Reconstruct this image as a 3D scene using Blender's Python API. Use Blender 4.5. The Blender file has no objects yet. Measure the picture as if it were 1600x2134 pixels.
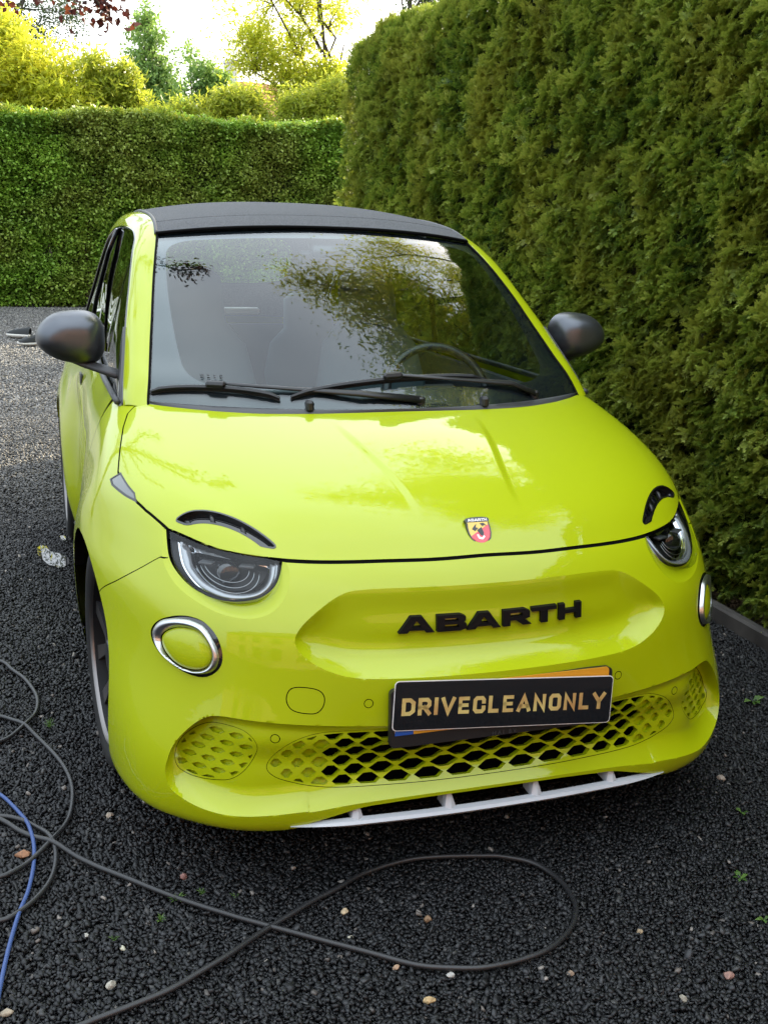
import bpy, math, random
import numpy as np
from mathutils import Vector, Matrix
rng=np.random.default_rng(7); random.seed(7)
SC=bpy.context.scene; COL=SC.collection
# ------------------------------------------------------------ camera
cam=bpy.data.cameras.new('camera'); co=bpy.data.objects.new('camera',cam); COL.objects.link(co); SC.camera=co
co.location=(-.9780,-2.0368,1.4663); co.rotation_euler=(1.3093,-.0310,-.3215)
cam.sensor_fit='HORIZONTAL'; cam.sensor_width=36; cam.lens=2273.8/1600*36; cam.clip_start=.05; cam.clip_end=500
# ------------------------------------------------------------ sky and sun
SUN_EL=22; SUN_AZ=48      # degrees above the horizon, degrees right of +y
w=bpy.data.worlds.new('World'); SC.world=w; w.use_nodes=True; nt=w.node_tree
sky=nt.nodes.new('ShaderNodeTexSky'); sky.sky_type='NISHITA'; sky.sun_disc=False
sky.sun_elevation=math.radians(SUN_EL); sky.sun_rotation=math.radians(SUN_AZ); sky.air_density=1.0; sky.dust_density=4.0; sky.ozone_density=1.0
bg=nt.nodes['Background']; bg.inputs[1].default_value=.15
# a thin veil of cloud takes part of the blue out of the sky
# cloud veil three times brighter overhead than at the horizon, as under a real overcast
_t0=nt.nodes.new('ShaderNodeTexCoord'); _sx=nt.nodes.new('ShaderNodeSeparateXYZ'); nt.links.new(_t0.outputs['Generated'],_sx.inputs[0]); _mz=nt.nodes.new('ShaderNodeMapRange'); _mz.inputs[1].default_value=0; _mz.inputs[2].default_value=1; _mz.inputs[3].default_value=1; _mz.inputs[4].default_value=3; nt.links.new(_sx.outputs[2],_mz.inputs[0])
_cb=nt.nodes.new('ShaderNodeVectorMath'); _cb.operation='SCALE'; _cb.inputs[0].default_value=(1.72,1.90,2.05); nt.links.new(_mz.outputs[0],_cb.inputs['Scale'])
_tc=nt.nodes.new('ShaderNodeTexCoord'); _n=nt.nodes.new('ShaderNodeTexNoise'); _n.inputs['Scale'].default_value=2.2; _n.inputs['Detail'].default_value=6; nt.links.new(_tc.outputs['Generated'],_n.inputs['Vector'])
_mr=nt.nodes.new('ShaderNodeMapRange'); _mr.inputs[1].default_value=.35; _mr.inputs[2].default_value=.68; _mr.inputs[3].default_value=.60; _mr.inputs[4].default_value=.93; nt.links.new(_n.outputs['Fac'],_mr.inputs[0])
_mx=nt.nodes.new('ShaderNodeMix'); _mx.data_type='RGBA'; nt.links.new(_mr.outputs[0],_mx.inputs[0]); nt.links.new(sky.outputs[0],_mx.inputs[6]); nt.links.new(_cb.outputs[0],_mx.inputs[7]); nt.links.new(_mx.outputs[2],bg.inputs[0])
sl=bpy.data.lights.new('sun','SUN'); so=bpy.data.objects.new('sun',sl); COL.objects.link(so)
sl.energy=2.6; sl.angle=math.radians(.6); sl.color=(1,.86,.62)
_d=Vector((math.sin(math.radians(SUN_AZ))*math.cos(math.radians(SUN_EL)),math.cos(math.radians(SUN_AZ))*math.cos(math.radians(SUN_EL)),math.sin(math.radians(SUN_EL))))
so.rotation_euler=_d.to_track_quat('Z','Y').to_euler(); so.location=(20,20,15)
vs=SC.view_settings; vs.view_transform='Standard'; vs.look='None'; vs.exposure=2.2; vs.gamma=1
SC.cycles.max_bounces=8; SC.cycles.transparent_max_bounces=12; SC.cycles.caustics_reflective=False; SC.cycles.caustics_refractive=False
# ------------------------------------------------------------ helpers
def mesh(name,V,F,mat=None,parent=None,smooth=True,N=None,col=None):
    me=bpy.data.meshes.new(name); V=np.ascontiguousarray(np.asarray(V,np.float32)[:,:3])
    if isinstance(F,np.ndarray):
        n,k=F.shape; me.vertices.add(len(V)); me.vertices.foreach_set('co',V.ravel())
        me.loops.add(n*k); me.loops.foreach_set('vertex_index',F.astype(np.int32).ravel())
        me.polygons.add(n); me.polygons.foreach_set('loop_start',np.arange(0,n*k,k,dtype=np.int32)); me.polygons.foreach_set('loop_total',np.full(n,k,np.int32))
        me.update(calc_edges=True)
    else:
        me.from_pydata([tuple(map(float,v)) for v in V],[],[tuple(map(int,f)) for f in F]); me.update()
    if smooth: me.polygons.foreach_set('use_smooth',np.ones(len(me.polygons),bool))
    if N is not None: me.normals_split_custom_set_from_vertices(np.asarray(N,np.float64).tolist())
    if col is not None:
        a=me.attributes.new('rnd','FLOAT','POINT'); a.data.foreach_set('value',np.asarray(col,np.float32))
    o=bpy.data.objects.new(name,me); COL.objects.link(o)
    if mat is not None: me.materials.append(mat)
    if parent is not None: o.parent=parent
    return o
def tag(o,label=None,cat=None,group=None,kind=None):
    if label: o['label']=label
    if cat: o['category']=cat
    if group: o['group']=group
    if kind: o['kind']=kind
    return o
def empty(name,loc=(0,0,0),**k):
    o=bpy.data.objects.new(name,None); COL.objects.link(o); o.location=loc; o.empty_display_size=.1
    bpy.context.view_layer.update(); return tag(o,**k)
def put(o,parent): o.parent=parent; o.matrix_parent_inverse=parent.matrix_world.inverted(); return o
class MB:
    def __init__(s): s.V=[];s.F=[]
    def add(s,V,F):
        n=len(s.V); s.V+= [tuple(v) for v in V]; s.F+=[tuple(i+n for i in f) for f in F]; return s
    def box(s,c,d,rot=None,bev=.0):
        dx,dy,dz=[q/2 for q in d]; V=[]; 
        b=min(bev,dx*.9,dy*.9,dz*.9)
        if b<=0:
            V=[(x,y,z) for x in(-dx,dx) for y in(-dy,dy) for z in(-dz,dz)]
            Fc=[(0,1,3,2),(4,6,7,5),(0,4,5,1),(2,3,7,6),(0,2,6,4),(1,5,7,3)]
        else:
            idx={};Fc=[]
            for sx in(-1,1):
                for sy in(-1,1):
                    for sz in(-1,1):
                        for ax in range(3):
                            q=[sx*dx,sy*dy,sz*dz]
                            for k in range(3):
                                if k!=ax: q[k]-= (sx,sy,sz)[k]*b
                            idx[(sx,sy,sz,ax)]=len(V); V.append(tuple(q))
            g=lambda *a: idx[a]
            for sx in(-1,1): Fc.append([g(sx,a,c2,0) for a,c2 in((-1,-1),(1,-1),(1,1),(-1,1))][::sx])
            for sy in(-1,1): Fc.append([g(a,sy,c2,1) for a,c2 in((-1,-1),(-1,1),(1,1),(1,-1))][::sy])
            for sz in(-1,1): Fc.append([g(a,c2,sz,2) for a,c2 in((-1,-1),(1,-1),(1,1),(-1,1))][::sz])
            for sx in(-1,1):
                for sy in(-1,1): Fc.append([g(sx,sy,-1,0),g(sx,sy,-1,1),g(sx,sy,1,1),g(sx,sy,1,0)][::sx*sy])
                for sz in(-1,1): Fc.append([g(sx,-1,sz,0),g(sx,1,sz,0),g(sx,1,sz,2),g(sx,-1,sz,2)][::sx*sz])
            for sy in(-1,1):
                for sz in(-1,1): Fc.append([g(-1,sy,sz,1),g(-1,sy,sz,2),g(1,sy,sz,2),g(1,sy,sz,1)][::sy*sz])
            for sx in(-1,1):
                for sy in(-1,1):
                    for sz in(-1,1): Fc.append([g(sx,sy,sz,0),g(sx,sy,sz,1),g(sx,sy,sz,2)][::sx*sy*sz])
        M=rot.to_3x3() if rot is not None else None
        V=[tuple(Vector(c)+(M@Vector(v) if M is not None else Vector(v))) for v in V]
        return s.add(V,[tuple(f) for f in Fc])
    def tube(s,P,r,n=8,caps=True,flat=1.0,up=(0,0,1)):
        P=[Vector(q) for q in P]; m=len(P); R=r if hasattr(r,'__len__') else [r]*m; V=[];Fc=[]
        x=None
        for i,q in enumerate(P):
            t=(P[min(i+1,m-1)]-P[max(i-1,0)]).normalized()
            if x is None:
                x=t.cross(Vector(up)); x=x if x.length>1e-4 else t.cross(Vector((1,0,0)))
            x=(x-t*x.dot(t)).normalized(); y=t.cross(x)
            for k in range(n):
                a=2*math.pi*k/n; V.append(q+x*R[i]*math.cos(a)+y*R[i]*flat*math.sin(a))
        for i in range(m-1):
            for k in range(n): a=i*n+k;b=i*n+(k+1)%n; Fc.append((a,b,b+n,a+n))
        if caps: Fc.append(tuple(range(n))[::-1]); Fc.append(tuple(range((m-1)*n,m*n)))
        return s.add(V,Fc)
    def lathe(s,prof,c,axis='x',n=48,sgn=1):   # prof: (axial, radius)
        V=[];Fc=[];m=len(prof)
        for a,r in prof:
            for k in range(n):
                t=2*math.pi*k/n; u,v=r*math.cos(t),r*math.sin(t)
                q={'x':(sgn*a,u,v),'y':(u,sgn*a,v),'z':(u,v,sgn*a)}[axis]; V.append((c[0]+q[0],c[1]+q[1],c[2]+q[2]))
        for i in range(m-1):
            for k in range(n): a=i*n+k;b=i*n+(k+1)%n; Fc.append((a,b,b+n,a+n))
        return s.add(V,Fc)
    def obj(s,name,mat,parent=None,smooth=True): 
        o=mesh(name,s.V,s.F,mat,parent,smooth)
        return o
def autosmooth(o,deg=35):
    me=o.data; import bmesh
    bm=bmesh.new(); bm.from_mesh(me)
    bmesh.ops.remove_doubles(bm,verts=bm.verts,dist=1e-6); bmesh.ops.recalc_face_normals(bm,faces=bm.faces)
    for e in bm.edges: e.smooth=not(len(e.link_faces)==2 and e.calc_face_angle(0)>math.radians(deg))
    bm.to_mesh(me); bm.free(); return o
def principled(name,col=(.5,.5,.5),rough=.5,metal=0,coat=0,coat_r=.03,spec=.5,**k):
    m=bpy.data.materials.new(name); m.use_nodes=True; b=m.node_tree.nodes['Principled BSDF']
    b.inputs['Base Color'].default_value=(*col,1); b.inputs['Roughness'].default_value=rough; b.inputs['Metallic'].default_value=metal
    b.inputs['Coat Weight'].default_value=coat; b.inputs['Coat Roughness'].default_value=coat_r; b.inputs['Specular IOR Level'].default_value=spec
    return m
def nd(m,t,**k):
    n=m.node_tree.nodes.new(t)
    for a,b in k.items(): setattr(n,a,b)
    return n
def noise_ramp(m,scale,stops,inp='Base Color',detail=4,coord='Object',rough=.5,extra=None):
    T=m.node_tree; tc=nd(m,'ShaderNodeTexCoord'); n=nd(m,'ShaderNodeTexNoise'); n.inputs['Scale'].default_value=scale; n.inputs['Detail'].default_value=detail
    r=nd(m,'ShaderNodeValToRGB'); e=r.color_ramp.elements
    e[0].position=stops[0][0]; e[0].color=(*stops[0][1],1); e[1].position=stops[-1][0]; e[1].color=(*stops[-1][1],1)
    for p_,c in stops[1:-1]: q=e.new(p_); q.color=(*c,1)
    T.links.new(tc.outputs[coord],n.inputs['Vector']); T.links.new(n.outputs['Fac'],r.inputs[0]); T.links.new(r.outputs[0],T.nodes['Principled BSDF'].inputs[inp]); return r
def bump(m,scale,strength,dist=.002,kind='ShaderNodeTexNoise',coord='Object'):
    T=m.node_tree; tc=nd(m,'ShaderNodeTexCoord'); n=nd(m,kind); n.inputs['Scale'].default_value=scale
    b=nd(m,'ShaderNodeBump'); b.inputs['Strength'].default_value=strength; b.inputs['Distance'].default_value=dist
    T.links.new(tc.outputs[coord],n.inputs['Vector']); T.links.new(n.outputs[0],b.inputs['Height']); T.links.new(b.outputs[0],T.nodes['Principled BSDF'].inputs['Normal'])
def leafmat(name,ramp,trans=.35,patch=None,patch_scale=1.5,rough=.45):
    """foliage: colour from the leaf's own random value and from broad patches of growth"""
    m=bpy.data.materials.new(name); m.use_nodes=True; T=m.node_tree; b=T.nodes['Principled BSDF']; out=T.nodes['Material Output']
    a=nd(m,'ShaderNodeAttribute'); a.attribute_name='rnd'
    r=nd(m,'ShaderNodeValToRGB'); e=r.color_ramp.elements; e[0].position=0; e[0].color=(*ramp[0],1); e[1].position=1; e[1].color=(*ramp[-1],1)
    for i,c in enumerate(ramp[1:-1]): q=e.new((i+1)/(len(ramp)-1)); q.color=(*c,1)
    T.links.new(a.outputs['Fac'],r.inputs[0]); c=r.outputs[0]
    if patch:
        tc=nd(m,'ShaderNodeTexCoord'); n=nd(m,'ShaderNodeTexNoise'); n.inputs['Scale'].default_value=patch_scale; n.inputs['Detail'].default_value=3
        T.links.new(tc.outputs['Object'],n.inputs['Vector']); mr=nd(m,'ShaderNodeMapRange'); mr.inputs[1].default_value=.46; mr.inputs[2].default_value=.64; mr.inputs[4].default_value=.75
        mx=nd(m,'ShaderNodeMix',data_type='RGBA'); T.links.new(n.outputs['Fac'],mr.inputs[0]); T.links.new(mr.outputs[0],mx.inputs[0]); T.links.new(c,mx.inputs[6]); mx.inputs[7].default_value=(*patch,1); c=mx.outputs[2]
    T.links.new(c,b.inputs['Base Color']); b.inputs['Roughness'].default_value=rough; b.inputs['Specular IOR Level'].default_value=.35
    t=nd(m,'ShaderNodeBsdfTranslucent'); T.links.new(c,t.inputs[0]); ms=nd(m,'ShaderNodeMixShader'); ms.inputs[0].default_value=trans
    T.links.new(b.outputs[0],ms.inputs[1]); T.links.new(t.outputs[0],ms.inputs[2]); T.links.new(ms.outputs[0],out.inputs[0]); return m
def glassmat(name,tint=(.8,.85,.83),ior=1.5,extra=1.0):
    m=bpy.data.materials.new(name); m.use_nodes=True; T=m.node_tree; T.nodes.remove(T.nodes['Principled BSDF']); out=T.nodes['Material Output']
    f=nd(m,'ShaderNodeFresnel'); f.inputs[0].default_value=ior; mu=nd(m,'ShaderNodeMath',operation='MULTIPLY'); mu.inputs[1].default_value=extra; mu.use_clamp=True
    ge=nd(m,'ShaderNodeNewGeometry'); mi=nd(m,'ShaderNodeMapRange'); mi.inputs[3].default_value=ior; mi.inputs[4].default_value=1/ior; T.links.new(ge.outputs['Backfacing'],mi.inputs[0]); T.links.new(mi.outputs[0],f.inputs[0])   # a thin pane reflects alike from both sides
    g=nd(m,'ShaderNodeBsdfGlossy'); g.inputs['Roughness'].default_value=0; t=nd(m,'ShaderNodeBsdfTransparent'); t.inputs[0].default_value=(*tint,1)
    ms=nd(m,'ShaderNodeMixShader'); T.links.new(f.outputs[0],mu.inputs[0]); T.links.new(mu.outputs[0],ms.inputs[0]); T.links.new(t.outputs[0],ms.inputs[1]); T.links.new(g.outputs[0],ms.inputs[2]); T.links.new(ms.outputs[0],out.inputs[0]); return m

def pchip(xs,ys):
    xs=np.array(xs,float);ys=np.array(ys,float);h=np.diff(xs);d=np.diff(ys)/h;m=np.zeros_like(ys)
    for i in range(1,len(xs)-1):
        if d[i-1]*d[i]>0:
            w1=2*h[i]+h[i-1];w2=h[i]+2*h[i-1];m[i]=(w1+w2)/(w1/d[i-1]+w2/d[i])
    m[0]=d[0];m[-1]=d[-1]
    def f(x):
        x=np.asarray(x,float);xc=np.clip(x,xs[0],xs[-1]);i=np.clip(np.searchsorted(xs,xc,side='right')-1,0,len(xs)-2)
        t=(xc-xs[i])/h[i];t2=t*t;t3=t2*t
        return (2*t3-3*t2+1)*ys[i]+(t3-2*t2+t)*h[i]*m[i]+(-2*t3+3*t2)*ys[i+1]+(t3-t2)*h[i]*m[i+1]+(x-xc)*np.where(x<xs[0],m[0],m[-1])
    return f
def spl(xs,ys):  # natural cubic spline, C2
    xs=np.array(xs,float);ys=np.array(ys,float);n=len(xs);h=np.diff(xs)
    A=np.eye(n);b=np.zeros(n)
    for i in range(1,n-1):
        A[i,i-1]=h[i-1];A[i,i]=2*(h[i-1]+h[i]);A[i,i+1]=h[i];b[i]=6*((ys[i+1]-ys[i])/h[i]-(ys[i]-ys[i-1])/h[i-1])
    M=np.linalg.solve(A,b)
    def f(x):
        x=np.asarray(x,float);xc=np.clip(x,xs[0],xs[-1]);i=np.clip(np.searchsorted(xs,xc,side='right')-1,0,n-2)
        a=(xs[i+1]-xc)/h[i];c=(xc-xs[i])/h[i]
        v=a*ys[i]+c*ys[i+1]+((a**3-a)*M[i]+(c**3-c)*M[i+1])*h[i]**2/6
        s0=(ys[1]-ys[0])/h[0]-h[0]*(2*M[0]+M[1])/6;s1=(ys[-1]-ys[-2])/h[-1]+h[-1]*(M[-2]+2*M[-1])/6
        return v+(x-xc)*np.where(x<xs[0],s0,s1)
    return f
def smax(a,b,k):
    h=np.maximum(k-abs(a-b),0)/k
    return np.maximum(a,b)+h*h*h*k/6
def ss(a,b,x):
    t=np.clip((np.asarray(x)-a)/(b-a),0,1);return t*t*t*(t*(t*6-15)+10)
PC=(.9,.45)
prof=[(.30,.125),(.12,.143),(.035,.152),(.001,.168),(-.0175,.200),(-.0245,.25),(-.0257,.32),(-.026,.40),(-.026,.48),(-.02,.55),(-.003,.61),(.030,.665),(.072,.72),(.110,.755),(.149,.788),(.20,.820),(.30,.862),(.45,.908),(.636,.953),(.8,.985),(.95,1.005),(1.15,1.02),(1.4,1.03)]
_t=[np.arctan2(z-PC[1],PC[0]-y) for y,z in prof];_r=[np.hypot(z-PC[1],PC[0]-y) for y,z in prof]
rprof=spl(_t,_r)
cx=spl([-.3,-.2,0,.2,.3,.4,.5,.6,.7,.75,.8,.83,.86],[.028,.012,0,.012,.028,.052,.09,.153,.265,.36,.50,.62,.80])
cl=spl([-.3,-.2,0,.2,.3,.4,.5,.6,.68,.75,.79,.82,.86],[.012,.005,0,.005,.012,.021,.040,.082,.147,.235,.33,.47,.80])
def cc(ax,z):
    w=ss(.60,.22,z);u=1-.013*ss(.62,.74,z)*ss(1.1,.9,z)
    return (1-w)*cx(ax/u)+w*cl(ax)
Wz=spl([.1,.2,.3,.45,.6,.7,.8,.9,1.0,1.1],[.79,.80,.815,.825,.825,.815,.795,.76,.70,.62])
WC=((.775,.31),(3.03,.31))
def flare(y,z):
    s=0
    for yc,zc in WC:
        r=np.hypot(y-yc,z-zc);s=s+.022*np.exp(-((np.maximum(r-.37,0))/.10)**2)*ss(-.2,.1,z-zc+.1)
    return s
def phi(x,y,z):
    ax=abs(x)
    yy=y-cc(ax,z)
    t=np.arctan2(z-PC[1],PC[0]-yy);r=np.hypot(z-PC[1],PC[0]-yy)
    f1=r-rprof(t)
    f2=(ax-(Wz(z)+flare(y,z)-.02*ss(2.6,3.7,y)))
    return smax(f1,f2,.09)
def solve(O,D,lo,hi,n=46):
    lo=np.full(len(D),lo) if np.isscalar(lo) else lo.copy();hi=np.full(len(D),hi) if np.isscalar(hi) else hi.copy()
    for _ in range(n):
        m=(lo+hi)/2;P=O+m[:,None]*D;s=phi(P[:,0],P[:,1],P[:,2])>0
        hi=np.where(s,m,hi);lo=np.where(s,lo,m)
    return O+((lo+hi)/2)[:,None]*D
def sdf(poly,x,z):  # positive inside
    P=np.asarray(poly,float);x=np.asarray(x,float);z=np.asarray(z,float);sh=x.shape;x=x.ravel();z=z.ravel()
    lo=P.min(0)-.12;hi=P.max(0)+.12
    m=(x>lo[0])&(x<hi[0])&(z>lo[1])&(z<hi[1]);out=np.full(x.shape,-.12)
    X=x[m];Z=z[m];d=np.full(X.shape,1e9);ins=np.zeros(X.shape,bool);n=len(P)
    for i in range(n):
        a=P[i];b=P[(i+1)%n];e=b-a;L=e@e
        if L<1e-14:continue
        t=np.clip(((X-a[0])*e[0]+(Z-a[1])*e[1])/L,0,1)
        d=np.minimum(d,(X-a[0]-t*e[0])**2+(Z-a[1]-t*e[1])**2)
        c=((a[1]>Z)!=(b[1]>Z));q=np.where(c,(b[0]-a[0])*(Z-a[1])/(b[1]-a[1]+1e-18)+a[0],1e9)
        ins^=c&(X<q)
    out[m]=np.where(ins,1,-1)*np.sqrt(d);return out.reshape(sh)
def smooth_poly(P,n=3,closed=True):
    P=np.asarray(P,float)
    for _ in range(n):
        Q=np.roll(P,-1,0);P=np.stack([.75*P+.25*Q,.25*P+.75*Q],1).reshape(-1,2)
    return P
def mk_polys(F):
    g={}
    sc=[(q[0],q[2]) for q in F['scoop']];g['scoop']=smooth_poly(sc+[(.50,.80),(.60,.82),(.68,.80)],2)
    hl=[(q[0],q[2]) for q in F['hl']];g['hl']=smooth_poly(hl[1:-1]+[(.449,.75),(.45,.78),(.56,.79),(.672,.79)],2)
    R=[(.12,.6985),(.305,.6985),(.350,.687),(.397,.658),(.434,.630),(.452,.604),(.445,.580),(.418,.556),(.378,.536),(.330,.5235),(.25,.5205),(.10,.5205)];L=[(-a,c) for a,c in R[::-1]]
    g['nose']=smooth_poly(R+L,3)
    it=[(q[0],q[2]) for q in F['intake']]
    R=[(.20,.4125),(.36,.4195)]+it[2:16]+[(.43,.2235),(.355,.235),(.26,.2405),(.13,.245)];L=[(-a,b) for a,b in R[::-1]]
    g['intake']=smooth_poly(R+L,2)
    return g
def nosef(G,x,z,raw=False):
    """inside-distance of the nose recess; away from the rim it passes into a smooth potential, so no ridge forms in the middle"""
    if 'nosee' not in G:
        P=np.asarray(G['nose'],float);Q=np.r_[P,P[:1]];d=np.r_[0,np.cumsum(np.linalg.norm(np.diff(Q,axis=0),axis=1))];t=(np.arange(320)+.5)/320*d[-1]
        G['nosee']=(np.stack([np.interp(t,d,Q[:,0]),np.interp(t,d,Q[:,1])],1),d[-1]/320)
        G['nk']=1.;X,Z=np.meshgrid(np.linspace(-.3,.3,31),np.linspace(.53,.69,25));G['nk']=.075/nosef(G,X.ravel(),Z.ravel()).max()
    B,dl=G['nosee'];x=np.asarray(x,float);m=(abs(x)<.50)&(z>.50)&(z<.72);o=np.full(x.shape,-.05);X=x[m];Z=z[m];s=sdf(G['nose'],X,Z)
    if raw:o[m]=s;return o
    v=s.copy();k=s>.006;Xk=X[k];Zk=Z[k];q=np.empty(len(Xk))
    for a in range(0,len(Xk),20000):
        r2=(Xk[a:a+20000,None]-B[None,:,0])**2+(Zk[a:a+20000,None]-B[None,:,1])**2;q[a:a+20000]=((r2**-1.5).sum(1)*dl/2)**-.5
    w=ss(.006,.034,s[k]);v[k]=s[k]*(1-w)+q*w;o[m]=v*G['nk'];return o
def hump(x,y):      # the two long creases of the bonnet
    a=abs(x);xc=.118+.075*ss(.12,.75,y);return .0055*ss(xc+.022,xc-.006,a)*ss(.16,.36,y)*ss(.70,.50,y)
zl=pchip([0,.45,.52,.58,.63,.67,.72],[.746,.746,.749,.754,.763,.773,.783])
def rec(x,z,G):
    ax=abs(x);d=0*ax
    s=np.maximum(nosef(G,x,z),0);t=np.clip(s/.075,0,1);d=d+.046*t*(2-t)*(1+.62*np.clip((.612-z)/.08,-1,1))
    s=np.maximum(sdf(G['intake'],x,z),0);w=.024+.030*ss(.33,.27,z);t=np.clip(s/w,0,1)
    e=ss(.50,.69,ax);D=.016+.046*e+.024*ss(.40,.31,z)*(1-e)
    d=d+D*t*(2-t)*(1-.6*(1-ss(.12,.5,ax))*ss(.33,.40,z))
    s=np.maximum(sdf(G['scoop'],ax,z),0);d=d+.021*np.clip(s/.028,0,1)*ss(.0035,-.0035,z-zl(ax))
    return d
def phif(x,y,z,G):
    r=rec(x,z,G)*ss(.75,.6,y);return phi(x,y-r,z-hump(x,y))

# ------------------------------------------------------------ ground
def gravel_mat(name,dark=True):
    m=principled(name,rough=.62,spec=.4); T=m.node_tree; b=T.nodes['Principled BSDF']; tc=nd(m,'ShaderNodeTexCoord')
    v=nd(m,'ShaderNodeTexVoronoi'); v.inputs['Scale'].default_value=85; T.links.new(tc.outputs['Object'],v.inputs['Vector'])
    r=nd(m,'ShaderNodeValToRGB'); e=r.color_ramp.elements; e[0].position=0;e[0].color=(.003,.003,.003,1);e[1].position=1;e[1].color=(.05,.05,.05,1)
    for p_,c in((.5,(.007,.007,.008)),(.85,(.016,.016,.017))): q=e.new(p_); q.color=(*c,1)
    sx=nd(m,'ShaderNodeSeparateColor'); T.links.new(v.outputs['Color'],sx.inputs[0]); T.links.new(sx.outputs[0],r.inputs[0])
    # paler towards the far end: dry dusty chippings, plus grazing light put into the colour
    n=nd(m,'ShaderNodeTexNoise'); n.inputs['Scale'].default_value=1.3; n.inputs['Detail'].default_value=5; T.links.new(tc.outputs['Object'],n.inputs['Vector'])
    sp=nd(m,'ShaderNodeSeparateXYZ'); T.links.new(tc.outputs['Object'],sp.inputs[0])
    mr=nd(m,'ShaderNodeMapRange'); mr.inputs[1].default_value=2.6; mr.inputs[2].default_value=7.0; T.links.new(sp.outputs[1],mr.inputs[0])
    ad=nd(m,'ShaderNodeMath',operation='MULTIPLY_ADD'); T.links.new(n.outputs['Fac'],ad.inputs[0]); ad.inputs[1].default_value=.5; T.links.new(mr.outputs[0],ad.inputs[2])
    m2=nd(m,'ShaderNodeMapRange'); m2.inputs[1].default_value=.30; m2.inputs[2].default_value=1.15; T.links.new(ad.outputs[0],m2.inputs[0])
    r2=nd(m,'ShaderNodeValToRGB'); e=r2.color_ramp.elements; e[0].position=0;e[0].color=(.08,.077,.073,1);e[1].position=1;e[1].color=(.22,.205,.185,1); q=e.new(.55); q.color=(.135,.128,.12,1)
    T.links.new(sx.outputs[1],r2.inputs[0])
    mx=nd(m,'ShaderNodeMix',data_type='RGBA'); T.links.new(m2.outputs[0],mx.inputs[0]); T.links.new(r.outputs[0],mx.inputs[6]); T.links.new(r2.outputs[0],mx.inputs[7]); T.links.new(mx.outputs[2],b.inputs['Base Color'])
    bp=nd(m,'ShaderNodeBump'); bp.inputs['Strength'].default_value=.9; bp.inputs['Distance'].default_value=.006; bp.invert=True
    T.links.new(v.outputs['Distance'],bp.inputs['Height']); T.links.new(bp.outputs[0],b.inputs['Normal']); return m
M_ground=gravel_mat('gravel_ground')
def sheet(name,x0,x1,y0,y1,z,mat,nx=2,ny=2):
    X,Y=np.meshgrid(np.linspace(x0,x1,nx),np.linspace(y0,y1,ny)); V=np.stack([X.ravel(),Y.ravel(),np.full(X.size,z)],1)
    F_=np.array([[j*nx+i,j*nx+i+1,(j+1)*nx+i+1,(j+1)*nx+i] for j in range(ny-1) for i in range(nx-1)]); return mesh(name,V,F_,mat,smooth=False)
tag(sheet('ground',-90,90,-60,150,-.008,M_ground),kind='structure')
# loose stones lying on it, as single chippings near the viewer
M_stone=principled('gravel_stone',rough=.5,spec=.4); _T=M_stone.node_tree
_a=nd(M_stone,'ShaderNodeAttribute'); _a.attribute_name='rnd'; _r=nd(M_stone,'ShaderNodeValToRGB'); _e=_r.color_ramp.elements
_e[0].position=0;_e[0].color=(.003,.003,.0035,1);_e[1].position=1;_e[1].color=(.26,.23,.20,1)
for p_,c in((.45,(.0045,.0047,.0052)),(.80,(.010,.0104,.0114)),(.93,(.022,.023,.025)),(.988,(.045,.044,.042)),(.998,(.12,.10,.085))): q=_e.new(p_); q.color=(*c,1)
_r2=nd(M_stone,'ShaderNodeValToRGB'); _e=_r2.color_ramp.elements; _e[0].position=0;_e[0].color=(.065,.062,.059,1);_e[1].position=1;_e[1].color=(.25,.235,.215,1); _q=_e.new(.55); _q.color=(.125,.12,.112,1)  # paler far-end ramp: dry dust plus grazing light in the colour
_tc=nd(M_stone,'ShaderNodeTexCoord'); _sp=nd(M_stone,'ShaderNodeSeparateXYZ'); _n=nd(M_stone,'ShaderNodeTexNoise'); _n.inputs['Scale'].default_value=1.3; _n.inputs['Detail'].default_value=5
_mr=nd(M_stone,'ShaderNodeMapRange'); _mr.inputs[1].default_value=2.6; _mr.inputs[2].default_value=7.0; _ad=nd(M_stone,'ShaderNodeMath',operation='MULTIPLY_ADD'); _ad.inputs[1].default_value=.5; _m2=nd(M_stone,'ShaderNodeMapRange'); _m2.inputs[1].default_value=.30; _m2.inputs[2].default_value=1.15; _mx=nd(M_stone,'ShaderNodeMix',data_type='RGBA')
for _x,_y in((_tc.outputs['Object'],_sp.inputs[0]),(_tc.outputs['Object'],_n.inputs['Vector']),(_sp.outputs[1],_mr.inputs[0]),(_n.outputs['Fac'],_ad.inputs[0]),(_mr.outputs[0],_ad.inputs[2]),(_ad.outputs[0],_m2.inputs[0]),(_m2.outputs[0],_mx.inputs[0]),(_a.outputs['Fac'],_r.inputs[0]),(_a.outputs['Fac'],_r2.inputs[0]),(_r.outputs[0],_mx.inputs[6]),(_r2.outputs[0],_mx.inputs[7]),(_mx.outputs[2],_T.nodes['Principled BSDF'].inputs['Base Color'])): _T.links.new(_x,_y)
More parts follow.
